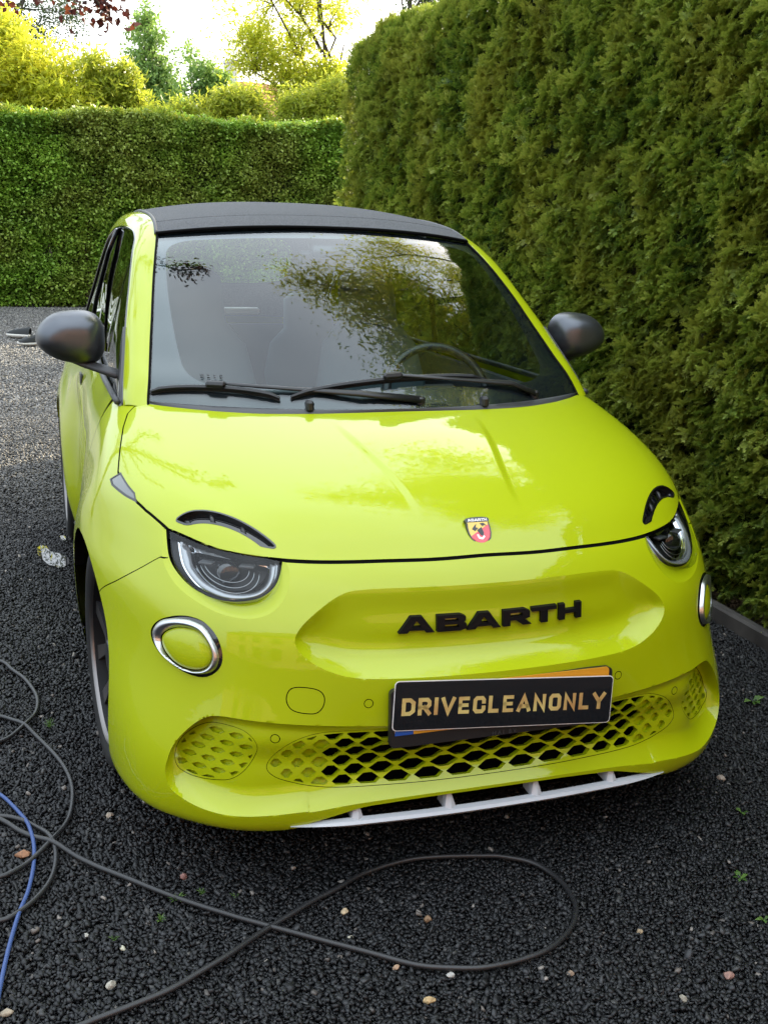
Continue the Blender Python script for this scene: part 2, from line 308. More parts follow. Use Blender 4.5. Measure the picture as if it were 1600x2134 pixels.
def stones():
    base=np.array([(x,y,z) for x in(-1,1) for y in(-1,1) for z in(-1,1)],float)*.5
    fc=np.array([(0,1,3,2),(4,6,7,5),(0,4,5,1),(2,3,7,6),(0,2,6,4),(1,5,7,3)])
    P=[]
    def area(x0,x1,y0,y1,sp,s0,s1,z):
        nx=int((x1-x0)/sp);ny=int((y1-y0)/sp); X,Y=np.meshgrid(np.arange(nx),np.arange(ny)); X=X.ravel();Y=Y.ravel()
        x=x0+(X+.5+rng.uniform(-.48,.48,X.size))*sp; y=y0+(Y+.5+rng.uniform(-.48,.48,X.size))*sp
        P.append(np.stack([x,y,rng.uniform(*z,X.size),rng.uniform(s0,s1,X.size)],1))
    def keep(P,f): return P[f(P)]
    area(-1.35,1.55,-.75,1.25,.0074,.0055,.0118,(-.005,.002)); area(-1.35,1.55,-.75,1.25,.0125,.0085,.0155,(.000,.005))
    area(-2.2,-.55,1.25,3.6,.0105,.009,.015,(-.004,.004)); area(.6,1.62,1.25,2.4,.0105,.009,.015,(-.004,.004))
    area(-2.0,-.55,3.6,6.5,.016,.012,.019,(-.005,.004)); area(-1.6,.7,6.5,15.9,.026,.014,.026,(-.006,.003))
    P=np.concatenate(P); c=np.array([-.978,-2.037]); d=P[:,:2]-c; fwd=np.array([.316,.949]); dep=d@fwd; lat=d@np.array([.949,-.316])
    k0=(abs(lat)<.42*dep+.12)
    P0=P; P=P[k0&~((abs(P[:,0])<.62)&(P[:,1]>1.0)&(P[:,1]<3.2))]
    # sparser ring of the same stones beyond the picture's edges
    nx=int(4.4/.0155);ny=int(5.4/.0155); X,Y=np.meshgrid(np.arange(nx),np.arange(ny)); X=X.ravel();Y=Y.ravel(); x=-2.7+(X+rng.uniform(0,1,X.size))*.0155; y=-1.9+(Y+rng.uniform(0,1,X.size))*.0155; d=np.stack([x,y],1)-c; k1=~(abs(d@np.array([.949,-.316]))<.42*(d@fwd)+.12)&~((abs(x)<.8)&(y>.2))&(x<1.55)
    P=np.concatenate([P,np.stack([x,y,rng.uniform(-.002,.006,len(x)),rng.uniform(.013,.022,len(x))],1)[k1]])
    n=len(P); A=rng.normal(size=(n,3,3)); Q,_=np.linalg.qr(A); sc=np.stack([P[:,3]*rng.uniform(.8,1.25,n),P[:,3]*rng.uniform(.5,.9,n),P[:,3]*rng.uniform(.32,.62,n)],1)
    # lay them roughly flat
    ang=rng.uniform(0,2*np.pi,n); tl=rng.normal(0,.42,(n,2)); ca,sa=np.cos(ang),np.sin(ang)
    L=base[None]*(1+rng.uniform(-.36,.30,(n,8,3))); 
    top=(base[:,2]>0); L[:,top,:2]*=rng.uniform(.45,.95,(n,1,1)); L=L*sc[:,None,:]
    x=L[...,0]*ca[:,None]-L[...,1]*sa[:,None]; y=L[...,0]*sa[:,None]+L[...,1]*ca[:,None]; z=L[...,2]+x*tl[:,:1]+y*tl[:,1:]
    V=np.stack([x+P[:,None,0],y+P[:,None,1],z+P[:,None,2]],-1).reshape(-1,3)
    Fq=(fc[None]+8*np.arange(n)[:,None,None]).reshape(-1,4); col=np.repeat(rng.uniform(0,1,n),8)
    return mesh('gravel',V,Fq,M_stone,smooth=False,col=col)
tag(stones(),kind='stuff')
# ------------------------------------------------------------ foliage helpers
def rotmats(d,roll):   # frames whose x axis is d
    d=d/np.linalg.norm(d,axis=1,keepdims=True); h=np.where(abs(d[:,2:])<.9,np.array([[0,0,1.]]),np.array([[1.,0,0]])); y=np.cross(h,d); y/=np.linalg.norm(y,axis=1,keepdims=True); z=np.cross(d,y)
    c,s=np.cos(roll)[:,None],np.sin(roll)[:,None]; return np.stack([d,y*c+z*s,-y*s+z*c],2)
def scatter(templates,P,D,roll,scale,val):
    """copies of small foliage templates (V,F quads) merged into one set of arrays"""
    Vs=[];Fs=[];Cs=[];off=0; k=rng.integers(0,len(templates),len(P)); R=rotmats(D,roll)
    for t,(tv,tf,tc) in enumerate(templates):
        i=np.where(k==t)[0]
        if not len(i): continue
        W=np.einsum('nij,vj->nvi',R[i],tv)*scale[i][:,None,None]+P[i][:,None,:]
        Vs.append(W.reshape(-1,3)); Fs.append((tf[None]+len(tv)*np.arange(len(i))[:,None,None]).reshape(-1,4)+off); Cs.append((np.clip(val[i][:,None]+tc[None],0,1)).ravel()); off+=W.shape[0]*W.shape[1]
    return np.concatenate(Vs),np.concatenate(Fs),np.concatenate(Cs)
def yew_sprig(seed,n=17,L=.085,side=2,nw=.0036):
    r=np.random.default_rng(seed); V=[];F_=[];C=[]
    def needle(p,d,l,wd,nrm,c):
        s=np.cross(d,nrm); s/=np.linalg.norm(s); k=len(V); q=d+.25*nrm*r.uniform(-1,1)
        V.extend([p-s*wd*.3,p+s*wd*.3,p+q*l*.55+s*wd*.5,p+q*l,p+q*l*.55-s*wd*.5]); C.extend([c-.22,c-.22,c,c+.25,c]); F_.extend([(k,k+1,k+2,k+4),(k+4,k+2,k+3,k+3)])  # paler tips and darker bases: highlight and shading put into the needle colour
    def shoot(p0,d0,n,L,c0):
        p=p0.copy(); d=d0.copy()
        for i in range(n):
            t=i/n; d=d+r.normal(0,.03,3); d/=np.linalg.norm(d); p=p+d*L/n; nrm=np.array([0,0,1.])+r.normal(0,.25,3); sd=np.cross(nrm,d); sd/=np.linalg.norm(sd)
            for sg in(-1,1):
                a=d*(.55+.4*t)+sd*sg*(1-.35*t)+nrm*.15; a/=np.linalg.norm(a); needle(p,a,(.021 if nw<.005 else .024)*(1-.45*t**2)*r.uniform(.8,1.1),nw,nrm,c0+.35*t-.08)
        k=len(V); V.extend([p0-[0,.0012,0],p0+[0,.0012,0],p+[0,.0006,0],p-[0,.0006,0]]); C.extend([.0]*4); F_.append((k,k+1,k+2,k+3))
    shoot(np.zeros(3),np.array([1.,0,0]),n,L,.0)
    for s in range(side):
        a=r.uniform(.5,.9)*(-1)**s; shoot(np.array([L*r.uniform(.15,.5),0,0]),np.array([math.cos(a),math.sin(a),r.uniform(-.2,.2)]),int(n*.6),L*.6,.05)
    V=np.array(V);F_=np.array(F_); return V,F_,np.array(C)
def leaf(l=.05,wd=.03,fold=.25,n=1,seed=0,spread=.05):
    r=np.random.default_rng(seed); V=[];F_=[];C=[]
    for i in range(n):
        o=r.normal(0,spread,3) if n>1 else np.zeros(3); a=r.uniform(-1.2,1.2) if n>1 else 0; b=r.uniform(-.7,.7) if n>1 else 0
        d=np.array([math.cos(a)*math.cos(b),math.sin(a)*math.cos(b),math.sin(b)]); s=np.cross([0,0,1.],d); s/=np.linalg.norm(s); u=np.cross(d,s); k=len(V); c=r.uniform(-.15,.15)
        V+= [o,o+d*l*.45+s*wd*.5+u*fold*wd,o+d*l-u*fold*wd*.6,o+d*l*.45-s*wd*.5+u*fold*wd]; F_.append((k,k+1,k+2,k+3)); C+=[c]*4
    return np.array(V),np.array(F_),np.array(C)
def vnoise(P,sc,seed):   # smooth value noise
    r=np.random.default_rng(seed); Tb=r.uniform(-1,1,(24,24,24)); q=P*sc; i=np.floor(q).astype(int); f=q-i; f=f*f*(3-2*f); o=0
    for dx in(0,1):
        for dy in(0,1):
            for dz in(0,1):
                o=o+Tb[(i[:,0]+dx)%24,(i[:,1]+dy)%24,(i[:,2]+dz)%24]*np.where(dx,f[:,0],1-f[:,0])*np.where(dy,f[:,1],1-f[:,1])*np.where(dz,f[:,2],1-f[:,2])
    return o
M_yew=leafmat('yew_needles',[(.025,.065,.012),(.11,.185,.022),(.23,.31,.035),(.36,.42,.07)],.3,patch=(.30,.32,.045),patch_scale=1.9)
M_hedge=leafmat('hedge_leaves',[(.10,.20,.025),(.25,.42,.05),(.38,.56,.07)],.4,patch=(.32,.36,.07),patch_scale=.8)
M_newgrowth=leafmat('hedge_new_growth',[(.17,.26,.03),(.30,.38,.04),(.38,.38,.05)],.5)
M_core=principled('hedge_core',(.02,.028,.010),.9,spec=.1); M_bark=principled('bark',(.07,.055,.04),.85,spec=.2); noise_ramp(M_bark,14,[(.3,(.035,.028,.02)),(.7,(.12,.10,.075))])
def core(name,f,nu,nv,mat,parent,closed=False):
    U,V_=np.meshgrid(np.linspace(0,1,nu),np.linspace(0,1,nv)); P=f(U.ravel(),V_.ravel())
    F_=np.array([[j*nu+i,j*nu+i+1,(j+1)*nu+i+1,(j+1)*nu+i] for j in range(nv-1) for i in range(nu-1)]); return mesh(name,P,F_,mat,parent)
# ---- tall yew hedge beside the car
YH=tag(empty('yew_hedge',(1.75,2.7,0)),'tall clipped yew hedge rising beside the car on its edging board','hedge')
# section curve in (depth d from the face, z): face leans, rounded shoulder, flat top
def yface(s,y):    # s 0..1 up the face then over the top -> x,z and outward normal
    H=2.86-.05*np.cos(y*1.3)-.12*ss(5.9,6.9,y); a=np.clip(s/.82,0,1); b=np.clip((s-.82)/.18,0,1)
    z=.04+(H-.04-.20)*a; x=1.62+.05*(z/2.7)
    th=b*np.pi/2; z=np.where(b>0,H-.20+.20*np.sin(th),z); x=np.where(b>0,x+.20*(1-np.cos(th)),x)
    nx=-np.cos(th); nz=np.sin(th); return x,z,nx,nz
def yew():
    Vs=[];Fs=[];Cs=[];off=0
    for y0,y1,n,T,s0,s1 in((-1.6,.75,4500,[yew_sprig(k) for k in range(4)],.9,1.3),(.75,3.1,17000,[yew_sprig(k) for k in range(7)],.62,1.05),(3.1,7.05,19000,[yew_sprig(k+30,9,.075,1,.0058) for k in range(6)],.8,1.2)):
        s=rng.uniform(0,1,n)**.95; y=rng.uniform(y0,y1,n); x,z,nx,nz=yface(s,y); P=np.stack([x,y,z],1); N=np.stack([nx,0*nx,nz],1)
        e=np.clip((y-6.80)/.25,0,1); P[:,0]+=.25*(1-np.sqrt(np.clip(1-e**2,0,1))); N=N+np.stack([0*e,e*1.2,0*e],1)
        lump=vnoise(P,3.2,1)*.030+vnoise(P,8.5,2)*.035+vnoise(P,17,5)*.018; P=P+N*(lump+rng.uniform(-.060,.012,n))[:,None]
        D=N*.55+np.stack([rng.normal(0,.22,n),rng.normal(-.60,.36,n),rng.normal(.12,.36,n)],1)
        gaps=vnoise(P*[1,.8,1.6],6.5,9)*.6+vnoise(P,15,12)*.5; keep=(gaps>-.58)|(rng.uniform(0,1,n)<.2); P,D,L=P[keep],D[keep],lump[keep]; n=len(P)
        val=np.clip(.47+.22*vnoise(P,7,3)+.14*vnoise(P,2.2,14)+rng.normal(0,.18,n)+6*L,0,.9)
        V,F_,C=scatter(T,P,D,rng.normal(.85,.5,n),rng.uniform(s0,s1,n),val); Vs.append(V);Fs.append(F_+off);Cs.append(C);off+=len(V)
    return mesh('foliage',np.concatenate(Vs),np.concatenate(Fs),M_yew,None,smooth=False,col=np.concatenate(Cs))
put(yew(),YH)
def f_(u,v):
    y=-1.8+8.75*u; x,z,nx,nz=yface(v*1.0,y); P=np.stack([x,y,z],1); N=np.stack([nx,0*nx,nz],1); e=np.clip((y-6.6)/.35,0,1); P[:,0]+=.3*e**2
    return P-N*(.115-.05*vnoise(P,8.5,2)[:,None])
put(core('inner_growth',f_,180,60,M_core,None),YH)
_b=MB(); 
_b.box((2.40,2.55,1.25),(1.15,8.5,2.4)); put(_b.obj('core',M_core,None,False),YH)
for k,y in enumerate(np.arange(-1.2,6.5,.62)):
    b=MB(); x=1.80+.03*math.sin(k*2.1); b.tube([(x,y,0),(x+.02,y+.03,.5),(x-.01,y+.01,1.2),(x+.03,y,2.1)],[.035,.03,.022,.012],7); put(b.obj('stem',M_bark,None),YH)
# edging board
M_board=principled('edging',(.045,.04,.036),.8); noise_ramp(M_board,9,[(.3,(.025,.022,.02)),(.7,(.075,.068,.06))]); bump(M_board,30,.4,.003)
b=MB(); b.box((1.56,2.4,.028),(.045,8.6,.075),bev=.008); o=b.obj('edging_board',M_board,None,False); tag(o,'low dark edging board along the foot of the yew hedge','edging')
# ---- clipped hedge across the back
BH=tag(empty('beech_hedge',(1,16.3,0)),'wide clipped leafy hedge across the far end of the drive','hedge')
def bh():
    x0,x1=-5,7.5; n=68000; u=rng.uniform(x0,x1,n); v=rng.uniform(0,1,n)**.97; H=2.88+.05*np.sin(u*1.7)+.012*u
    top=rng.uniform(0,1,n)<.16; z=np.where(top,H,.03+v*H); y=np.where(top,15.95+rng.uniform(0,.9,n),15.95+.10*vnoise(np.stack([u,v*3,0*u],1),2.3,4))
    z=np.where(top,H-.02,z); P=np.stack([u,y,z],1); N=np.where(top[:,None],[[0,0,1.]],[[0,-1.,.1]])
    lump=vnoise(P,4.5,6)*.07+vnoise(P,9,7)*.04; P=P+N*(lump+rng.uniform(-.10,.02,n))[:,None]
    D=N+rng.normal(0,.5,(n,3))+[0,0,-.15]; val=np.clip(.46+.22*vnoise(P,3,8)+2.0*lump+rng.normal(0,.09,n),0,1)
    T=[leaf(.055,.040,.2,3,k,.03) for k in range(6)]
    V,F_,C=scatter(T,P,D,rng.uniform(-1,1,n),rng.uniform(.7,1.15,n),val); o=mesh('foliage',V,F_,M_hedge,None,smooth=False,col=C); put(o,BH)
    n=4500; u=rng.uniform(x0,x1,n); H=2.88+.05*np.sin(u*1.7)+.012*u; P=np.stack([u,rng.uniform(15.92,16.9,n),H+rng.uniform(-.07,.04,n)+.07*vnoise(np.stack([u,0*u,0*u],1),2.2,3)],1)
    D=np.stack([rng.normal(0,.5,n),rng.normal(-.2,.4,n),rng.uniform(.4,1.2,n)],1); T=[leaf(.08,.035,.2,3,k+20,.02) for k in range(5)]
    V,F_,C=scatter(T,P,D,rng.uniform(-1,1,n),rng.uniform(.8,1.3,n),rng.uniform(0,1,n)); put(mesh('new_growth',V,F_,M_newgrowth,None,smooth=False,col=C),BH)
bh()
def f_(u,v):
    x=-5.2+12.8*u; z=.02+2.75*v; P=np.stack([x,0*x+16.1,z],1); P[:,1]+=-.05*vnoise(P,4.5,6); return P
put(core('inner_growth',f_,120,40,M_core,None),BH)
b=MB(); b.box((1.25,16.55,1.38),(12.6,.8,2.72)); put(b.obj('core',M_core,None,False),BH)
b=MB()
for k in range(20):
    x=-4.8+.63*k+random.uniform(-.1,.1); b.tube([(x,16.08,0),(x+.05,16.07,.5),(x-.03,16.1,1.3)],[.035,.028,.015],6)
put(b.obj('stems',M_bark,None),BH)
# ---- trees
def tree(name,label,loc,H,crown,leafT,mat,nleaf,trunk_r=.12,kind='round',seed=0,group=None,cat='tree',levels=3,spread=.9,clump=.35,bare=.25,lsc=(.7,1.2),droop=0):
    r=np.random.default_rng(seed); R=random.Random(seed); root=tag(empty(name,loc),label,cat,group)
    b=MB(); tips=[]
    def branch(p,d,L,rad,lv):
        pts=[p]; n=4; q=Vector(p); dd=Vector(d).normalized()
        for i in range(n):
            dd=(dd+Vector((R.gauss(0,.14),R.gauss(0,.14),R.gauss(0,.08)-droop*lv*.08))).normalized(); q=q+dd*L/n; pts.append(tuple(q))
            if lv>=1: tips.append((tuple(q),lv))
        b.tube(pts,[rad*(1-.55*i/n) for i in range(n+1)],6 if lv else 8,caps=False)
        if lv<levels:
            for k in range(R.randint(3,4) if lv else R.randint(6,8)):
                t=R.uniform(bare,1) if lv==0 else R.uniform(.3,1); j=min(int(t*n),n-1); s=Vector(pts[j]).lerp(Vector(pts[j+1]),t*n-j)
                a=R.uniform(0,6.28); tilt=spread*(R.uniform(.6,1.1)); side=Vector((math.cos(a),math.sin(a),0)); nd_=(dd*math.cos(tilt)+side*math.sin(tilt)); 
                if kind=='cone': nd_=side+Vector((0,0,.25)); L2=crown*(1-t)*1.0+.2
                else: L2=L*R.uniform(.45,.68)
                branch(tuple(s),nd_,L2 if lv==0 or kind!='cone' else L*.45,rad*(.5 if lv else .55),lv+1)
    branch((0,0,0),(R.gauss(0,.03),R.gauss(0,.03),1),H*(.98 if kind=='cone' else .62),trunk_r,0)
    tr=b.obj('trunk',M_bark,None); tr.parent=root
    Tp=np.array([t[0] for t in tips]); wgt=np.array([t[1] for t in tips],float)**1.5; i=r.choice(len(Tp),nleaf,p=wgt/wgt.sum()); P=Tp[i]+r.normal(0,clump,(nleaf,3))*[1,1,.7]
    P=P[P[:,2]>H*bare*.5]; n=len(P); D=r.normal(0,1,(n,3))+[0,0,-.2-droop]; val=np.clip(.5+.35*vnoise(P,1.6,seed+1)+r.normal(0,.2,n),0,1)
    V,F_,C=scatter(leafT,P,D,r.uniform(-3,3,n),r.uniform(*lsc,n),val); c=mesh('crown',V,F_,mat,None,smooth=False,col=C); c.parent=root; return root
L_big=[leaf(.10,.06,.2,3,k+40,.05) for k in range(4)]; L_small=[leaf(.06,.03,.2,4,k+60,.05) for k in range(4)]; L_long=[leaf(.13,.035,.2,4,k+80,.07) for k in range(4)]
M_yel=leafmat('leaves_yellow_green',[(.36,.42,.03),(.56,.60,.05),(.75,.70,.06)],.65); M_grn=leafmat('leaves_green',[(.12,.22,.06),(.22,.36,.09),(.34,.48,.12)],.55)
M_lime=leafmat('leaves_lime',[(.22,.29,.03),(.36,.42,.04),(.52,.52,.06)],.6); M_red=leafmat('leaves_copper',[(.035,.012,.012),(.08,.02,.016),(.20,.06,.025)],.3)
M_dkg=leafmat('leaves_dark',[(.02,.045,.012),(.045,.08,.018),(.08,.12,.03)],.3)
GT='trees beyond the back hedge'
def puff_tree(name,label,base,top,ells,leafT,mat,npuff,per,pr,seed,trunk=.08,limb=.02,lsc=(.7,1.2),forks=9,droop=0,shape=None,up=0):
    """trunk, forking limbs that end in tufts of leaves; the tufts fill the given ellipsoids (centre, radii) unevenly"""
    r=np.random.default_rng(seed); root=tag(empty(name,base),label,'tree',None,None); root['group']=GT; B=np.array(base,float); C_=[]
    while len(C_)<npuff:
        c,a=ells[r.integers(len(ells))]; q=r.normal(size=3); q/=np.linalg.norm(q); q*=r.uniform(.25,1)**.45; P=np.array(c)+q*np.array(a)
        if shape is not None and not shape(P): continue
        C_.append(P)
    C_=np.array(C_); b=MB(); T_=np.array(top,float); n=7; tk=[B*(1-t)+T_*t+[.08*math.sin(5*t+seed),.05*math.sin(7*t),0] for t in np.linspace(0,1,n)]; b.tube([tuple(q-B) for q in tk],[trunk*(1-.75*t) for t in np.linspace(0,1,n)],8,caps=False)
    hubs=[]
    for k in range(forks):
        tgt=C_[r.integers(len(C_))]; t=r.uniform(.35,.95); s=B*(1-t)+T_*t; m=s*.55+tgt*.45+np.array([r.normal(0,.12),r.normal(0,.12),.12+up]); e=s*.2+tgt*.8; q=[s,s*.7+m*.3+[0,0,.05],m,e]; b.tube([tuple(x-B) for x in q],[limb*1.6,limb*1.3,limb,limb*.6],6,caps=False); hubs+= [m,e,s*.5+m*.5]
    hubs=np.array(hubs)
    for P in C_:
        h=hubs[np.argmin(((hubs-P)**2).sum(1)+ (hubs[:,2]>P[2])*.3)]; m=(h+P)/2+r.normal(0,.06,3)+[0,0,.04]; b.tube([tuple(x-B) for x in(h,m,P)],[limb*.5,limb*.35,limb*.15],5,caps=False)
    tr=b.obj('trunk',M_bark,None); tr.parent=root
    pk=r.uniform(.4,1.4,npuff); i=r.choice(npuff,int(npuff*per),p=pk/pk.sum()); sz=r.uniform(.7,1.35,npuff); P=C_[i]+r.normal(0,pr,(len(i),3))*sz[i][:,None]*[1,1,.8]; n=len(P); D=r.normal(0,1,(n,3))+[0,0,-.3-droop+up]
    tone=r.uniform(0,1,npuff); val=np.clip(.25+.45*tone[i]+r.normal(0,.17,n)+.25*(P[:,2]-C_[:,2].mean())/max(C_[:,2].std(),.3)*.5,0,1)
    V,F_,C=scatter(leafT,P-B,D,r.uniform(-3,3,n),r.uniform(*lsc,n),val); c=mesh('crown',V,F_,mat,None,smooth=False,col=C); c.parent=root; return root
puff_tree('shrub_tree','tall yellow-green shrub glowing at the left behind the back hedge',(-.45,18.2,0),(-.3,18.2,3.6),[((-.35,18.2,3.35),(.62,.5,.95)),((-.05,18.2,3.0),(.65,.5,.6))],L_long,M_yel,95,38,.13,3,.05,.018,up=.3)
puff_tree('shrub_tree','yellow shrub at the extreme left edge behind the back hedge',(-1.4,18.6,0),(-1.3,18.6,4),[((-1.25,18.6,3.5),(.75,.5,1.35))],L_long,M_yel,90,38,.13,14,.05,.018,up=.3)
puff_tree('shrub_tree','leggy lime shrub just left of the dark pointed tree',(.75,18.4,0),(.75,18.4,3.4),[((.75,18.4,3.1),(.75,.4,.5)),((.55,18.4,3.55),(.16,.2,.45)),((1.05,18.4,3.5),(.14,.2,.4))],L_long,M_lime,80,32,.10,4,.04,.014,up=.35)
puff_tree('shrub_tree','greyish feathery tree at the top left corner behind the yellow shrubs',(-.9,22,0),(-.7,22,6.2),[((-.65,22,5.4),(1.35,.6,1.5))],L_small,M_dkg,95,26,.16,8,.09,.02,droop=1.2)
puff_tree('conical_tree','dark green pointed tree standing beyond the back hedge',(2.12,24,0),(2.15,24,5.85),[((2.12,24,4.4),(1.0,.9,1.5)),((2.12,24,5.1),(.5,.5,.9)),((2.12,24,3.6),(1.0,.9,.9))],L_big,M_grn,170,24,.11,5,.06,.012,forks=30,shape=lambda P:np.hypot(P[0]-2.12,P[1]-24)<.06+.40*(5.95-P[2])*(.85+.15*math.sin(9*P[2])) and P[2]<5.9)
puff_tree('garden_tree','small rounded green tree between the pointed tree and the white chimney',(3.4,26,0),(3.45,26,4.9),[((3.45,26,4.45),(.62,.5,.9)),((3.95,26,4.3),(.3,.4,.6))],L_big,M_grn,60,30,.12,6,.05,.016)
puff_tree('garden_tree','airy tree with forked bare limbs and lime leaves left of the yew hedge',(6.9,25,0),(6.2,25,6.6),[((5.3,25,6.0),(1.5,.8,1.1)),((6.0,25,5.0),(1.0,.6,.8)),((4.75,25,5.2),(.7,.5,.7)),((6.4,25,6.5),(1.0,.6,.8)),((6.6,25,4.4),(.6,.4,.7)),((5.6,25,4.5),(.6,.4,.4))],L_long,M_yel,185,24,.19,22,.10,.030,forks=16)
puff_tree('garden_tree','low lime bush left of the brick roof behind the back hedge',(2.75,19.2,0),(2.75,19.2,3.0),[((2.75,19.2,3.10),(.95,.5,.45)),((3.25,19.2,3.40),(.35,.3,.35)),((3.5,19.4,3.0),(.4,.4,.3))],L_long,M_lime,75,46,.11,11,.04,.014)
puff_tree('garden_tree','spreading lime bush right of the brick roof behind the back hedge',(4.75,19.6,0),(4.7,19.6,3.2),[((4.85,19.6,3.2),(.80,.5,.60)),((5.3,19.6,3.4),(.5,.4,.6))],L_long,M_lime,110,50,.12,12,.05,.014)
puff_tree('garden_tree','dark small-leaved tree peeping over the top of the yew hedge',(7.4,21,0),(7.2,21,6.0),[((7.1,21,6.3),(.85,.6,.9)),((7.6,21,5.2),(.6,.5,.6))],L_small,M_dkg,70,44,.13,13,.10,.02)
puff_tree('garden_tree','unseen green tree added behind the far end of the yew hedge to shade the drive',(7.0,14.4,0),(6.9,14.4,3.6),[((6.7,13.4,3.0),(1.3,2.6,1.5)),((7.4,16.5,2.8),(1.3,2.4,1.4))],L_big,M_grn,150,60,.25,41,.12,.03)  # added out of view, to keep direct sun off the far drive
# copper-leaved tree whose branch hangs into the top left corner
CT=tag(empty('copper_tree',(-3.6,6.2,0)),'copper-leaved tree whose branch hangs into the top left corner','tree')
b=MB(); b.tube([(0,0,0),(.05,0,1.5),(0,.1,3),(.1,.1,4.4),(0,.2,6)],[.13,.11,.09,.06,.03],8,caps=False)
tw=[[(.02,.1,3.0),(.9,.2,3.5),(1.9,.3,3.6),(2.7,.35,3.35),(3.12,.35,3.08),(3.36,.35,2.83)],[(1.2,.25,3.5),(1.9,.5,3.5),(2.4,.4,3.2),(2.70,.3,2.95)],[(1.5,.3,3.6),(1.9,-.2,3.75),(2.5,-.5,3.7),(2.9,-.6,3.5)],
    [(.05,.1,3.8),(.6,-.5,4.5),(1.2,-1.1,4.9),(1.9,-1.8,5.1),(2.5,-2.3,5.0)],[(.1,.1,4.2),(.7,.3,5),(1.4,.6,5.6),(2.0,.5,6.0)],[(.05,0,2.6),(.7,-.1,3.05),(1.25,-.15,3.2),(1.6,-.1,2.95)],[(0,0,3.4),(-.8,.3,4.2),(-1.6,.5,4.8)],[(0,.1,4.5),(-.2,-.9,5.4),(.2,-1.6,6)],[(.05,.1,4.2),(1.1,-1.0,5.1),(2.0,-2.1,5.3),(2.6,-2.7,5.1),(3.0,-2.9,4.8)]]
LP=[]
for q in tw:
    b.tube(q,[.035*(1-.8*i/len(q)) for i in range(len(q))],6,caps=False)
    q=np.array(q)
    for i in range(1,len(q)): LP.append(q[i-1]+(q[i]-q[i-1])*rng.uniform(0,1,(80,1))+rng.normal(0,.085 if i>2 else .12,(80,3))*[1,1,.8]-[0,0,.03])
tr=b.obj('trunk',M_bark,None); tr.parent=CT
LP=np.concatenate(LP); n=len(LP); V,F_,C=scatter([leaf(.06,.042,.2,3,k+90,.03) for k in range(4)],LP,rng.normal(0,1,(n,3))+[0,0,-.5],rng.uniform(-3,3,n),rng.uniform(.7,1.2,n),rng.uniform(0,1,n))
c=mesh('crown',V,F_,M_red,None,smooth=False,col=C); c.parent=CT
tree('overhanging_tree','broad tree behind the yew hedge, mirrored in the windscreen',(5.2,3.9,0),9.5,1,L_long,M_yel,20000,.2,seed=31,clump=.40,spread=.95,bare=.45,levels=3,lsc=(.8,1.3))
# the house behind the viewer, which the bonnet and lamps mirror
M_pane=principled('window_pane',(.02,.025,.03),.05)
M_fb=principled('facing_brick',(.45,.20,.10),.85); _T=M_fb.node_tree; _k=nd(M_fb,'ShaderNodeTexBrick'); _k.inputs['Scale'].default_value=4; _k.inputs['Color1'].default_value=(.45,.19,.09,1); _k.inputs['Color2'].default_value=(.36,.15,.08,1); _k.inputs['Mortar'].default_value=(.5,.45,.38,1); _tc=nd(M_fb,'ShaderNodeTexCoord'); _mp=nd(M_fb,'ShaderNodeMapping'); _mp.inputs['Rotation'].default_value=(math.pi/2,0,0)
_T.links.new(_tc.outputs['Object'],_mp.inputs[0]); _T.links.new(_mp.outputs[0],_k.inputs['Vector']); _T.links.new(_k.outputs[0],_T.nodes['Principled BSDF'].inputs['Base Color'])
H2=tag(empty('brick_villa',(-1,-13,0)),'sunlit orange brick house mirrored in the headlight','house')
b=MB(); b.box((-1.5,-13.5,2.6),(34,7,5.2)); put(b.obj('wall',M_fb,None,False),H2)
b=MB(); b.add([(-19,-9.6,5.2),(16,-9.6,5.2),(16,-17.4,5.2),(-19,-17.4,5.2),(-16,-13.5,8.4),(13,-13.5,8.4)],[(0,1,5,4),(1,2,5),(2,3,4,5),(3,0,4),(0,3,2,1)]); put(b.obj('roof',principled('dark_tiles',(.05,.045,.045),.7),None,False),H2)
for xx in(-13.5,-10.5,-7.5,-4.5,1.5,4.5,7.5,10.5):
    for zz in(1.3,3.9):
        b=MB(); b.box((xx,-9.97,zz),(1.3,.10,1.5)); wf=b.obj('window',principled('window_frame_brown',(.12,.07,.04),.5),None,False); put(wf,H2); b=MB(); b.box((xx,-9.93,zz),(1.14,.06,1.34)); put(b.obj('pane',M_pane,None,False),wf)
b=MB(); b.box((-1.5,-9.95,1.1),(1.1,.12,2.2)); put(b.obj('door',principled('door_green',(.03,.08,.05),.4),None,False),H2)
# brick house with a tiled roof far behind the back hedge
M_tile=principled('roof_tiles',(.45,.14,.06),.8); noise_ramp(M_tile,5,[(.3,(.30,.09,.04)),(.7,(.50,.17,.08))]); M_wallp=principled('white_render',(.62,.60,.56),.8); M_brick=principled('brick',(.32,.13,.07),.85)
_T=M_tile.node_tree; _w=nd(M_tile,'ShaderNodeTexWave'); _w.wave_type='BANDS'; _w.bands_direction='Z'; _w.inputs['Scale'].default_value=2.6; _tc=nd(M_tile,'ShaderNodeTexCoord'); _b=nd(M_tile,'ShaderNodeBump'); _b.inputs['Distance'].default_value=.05; _b.inputs['Strength'].default_value=1
_T.links.new(_tc.outputs['Object'],_w.inputs['Vector']); _T.links.new(_w.outputs['Fac'],_b.inputs['Height']); _T.links.new(_b.outputs[0],_T.nodes['Principled BSDF'].inputs['Normal'])
HS=tag(empty('brick_house',(8.5,37,0)),'house with an orange tiled roof and white chimney half hidden behind the far bushes','house')
b=MB(); b.box((8.9,37,1.9),(4.6,6,3.8)); put(b.obj('wall',M_brick,None,False),HS)
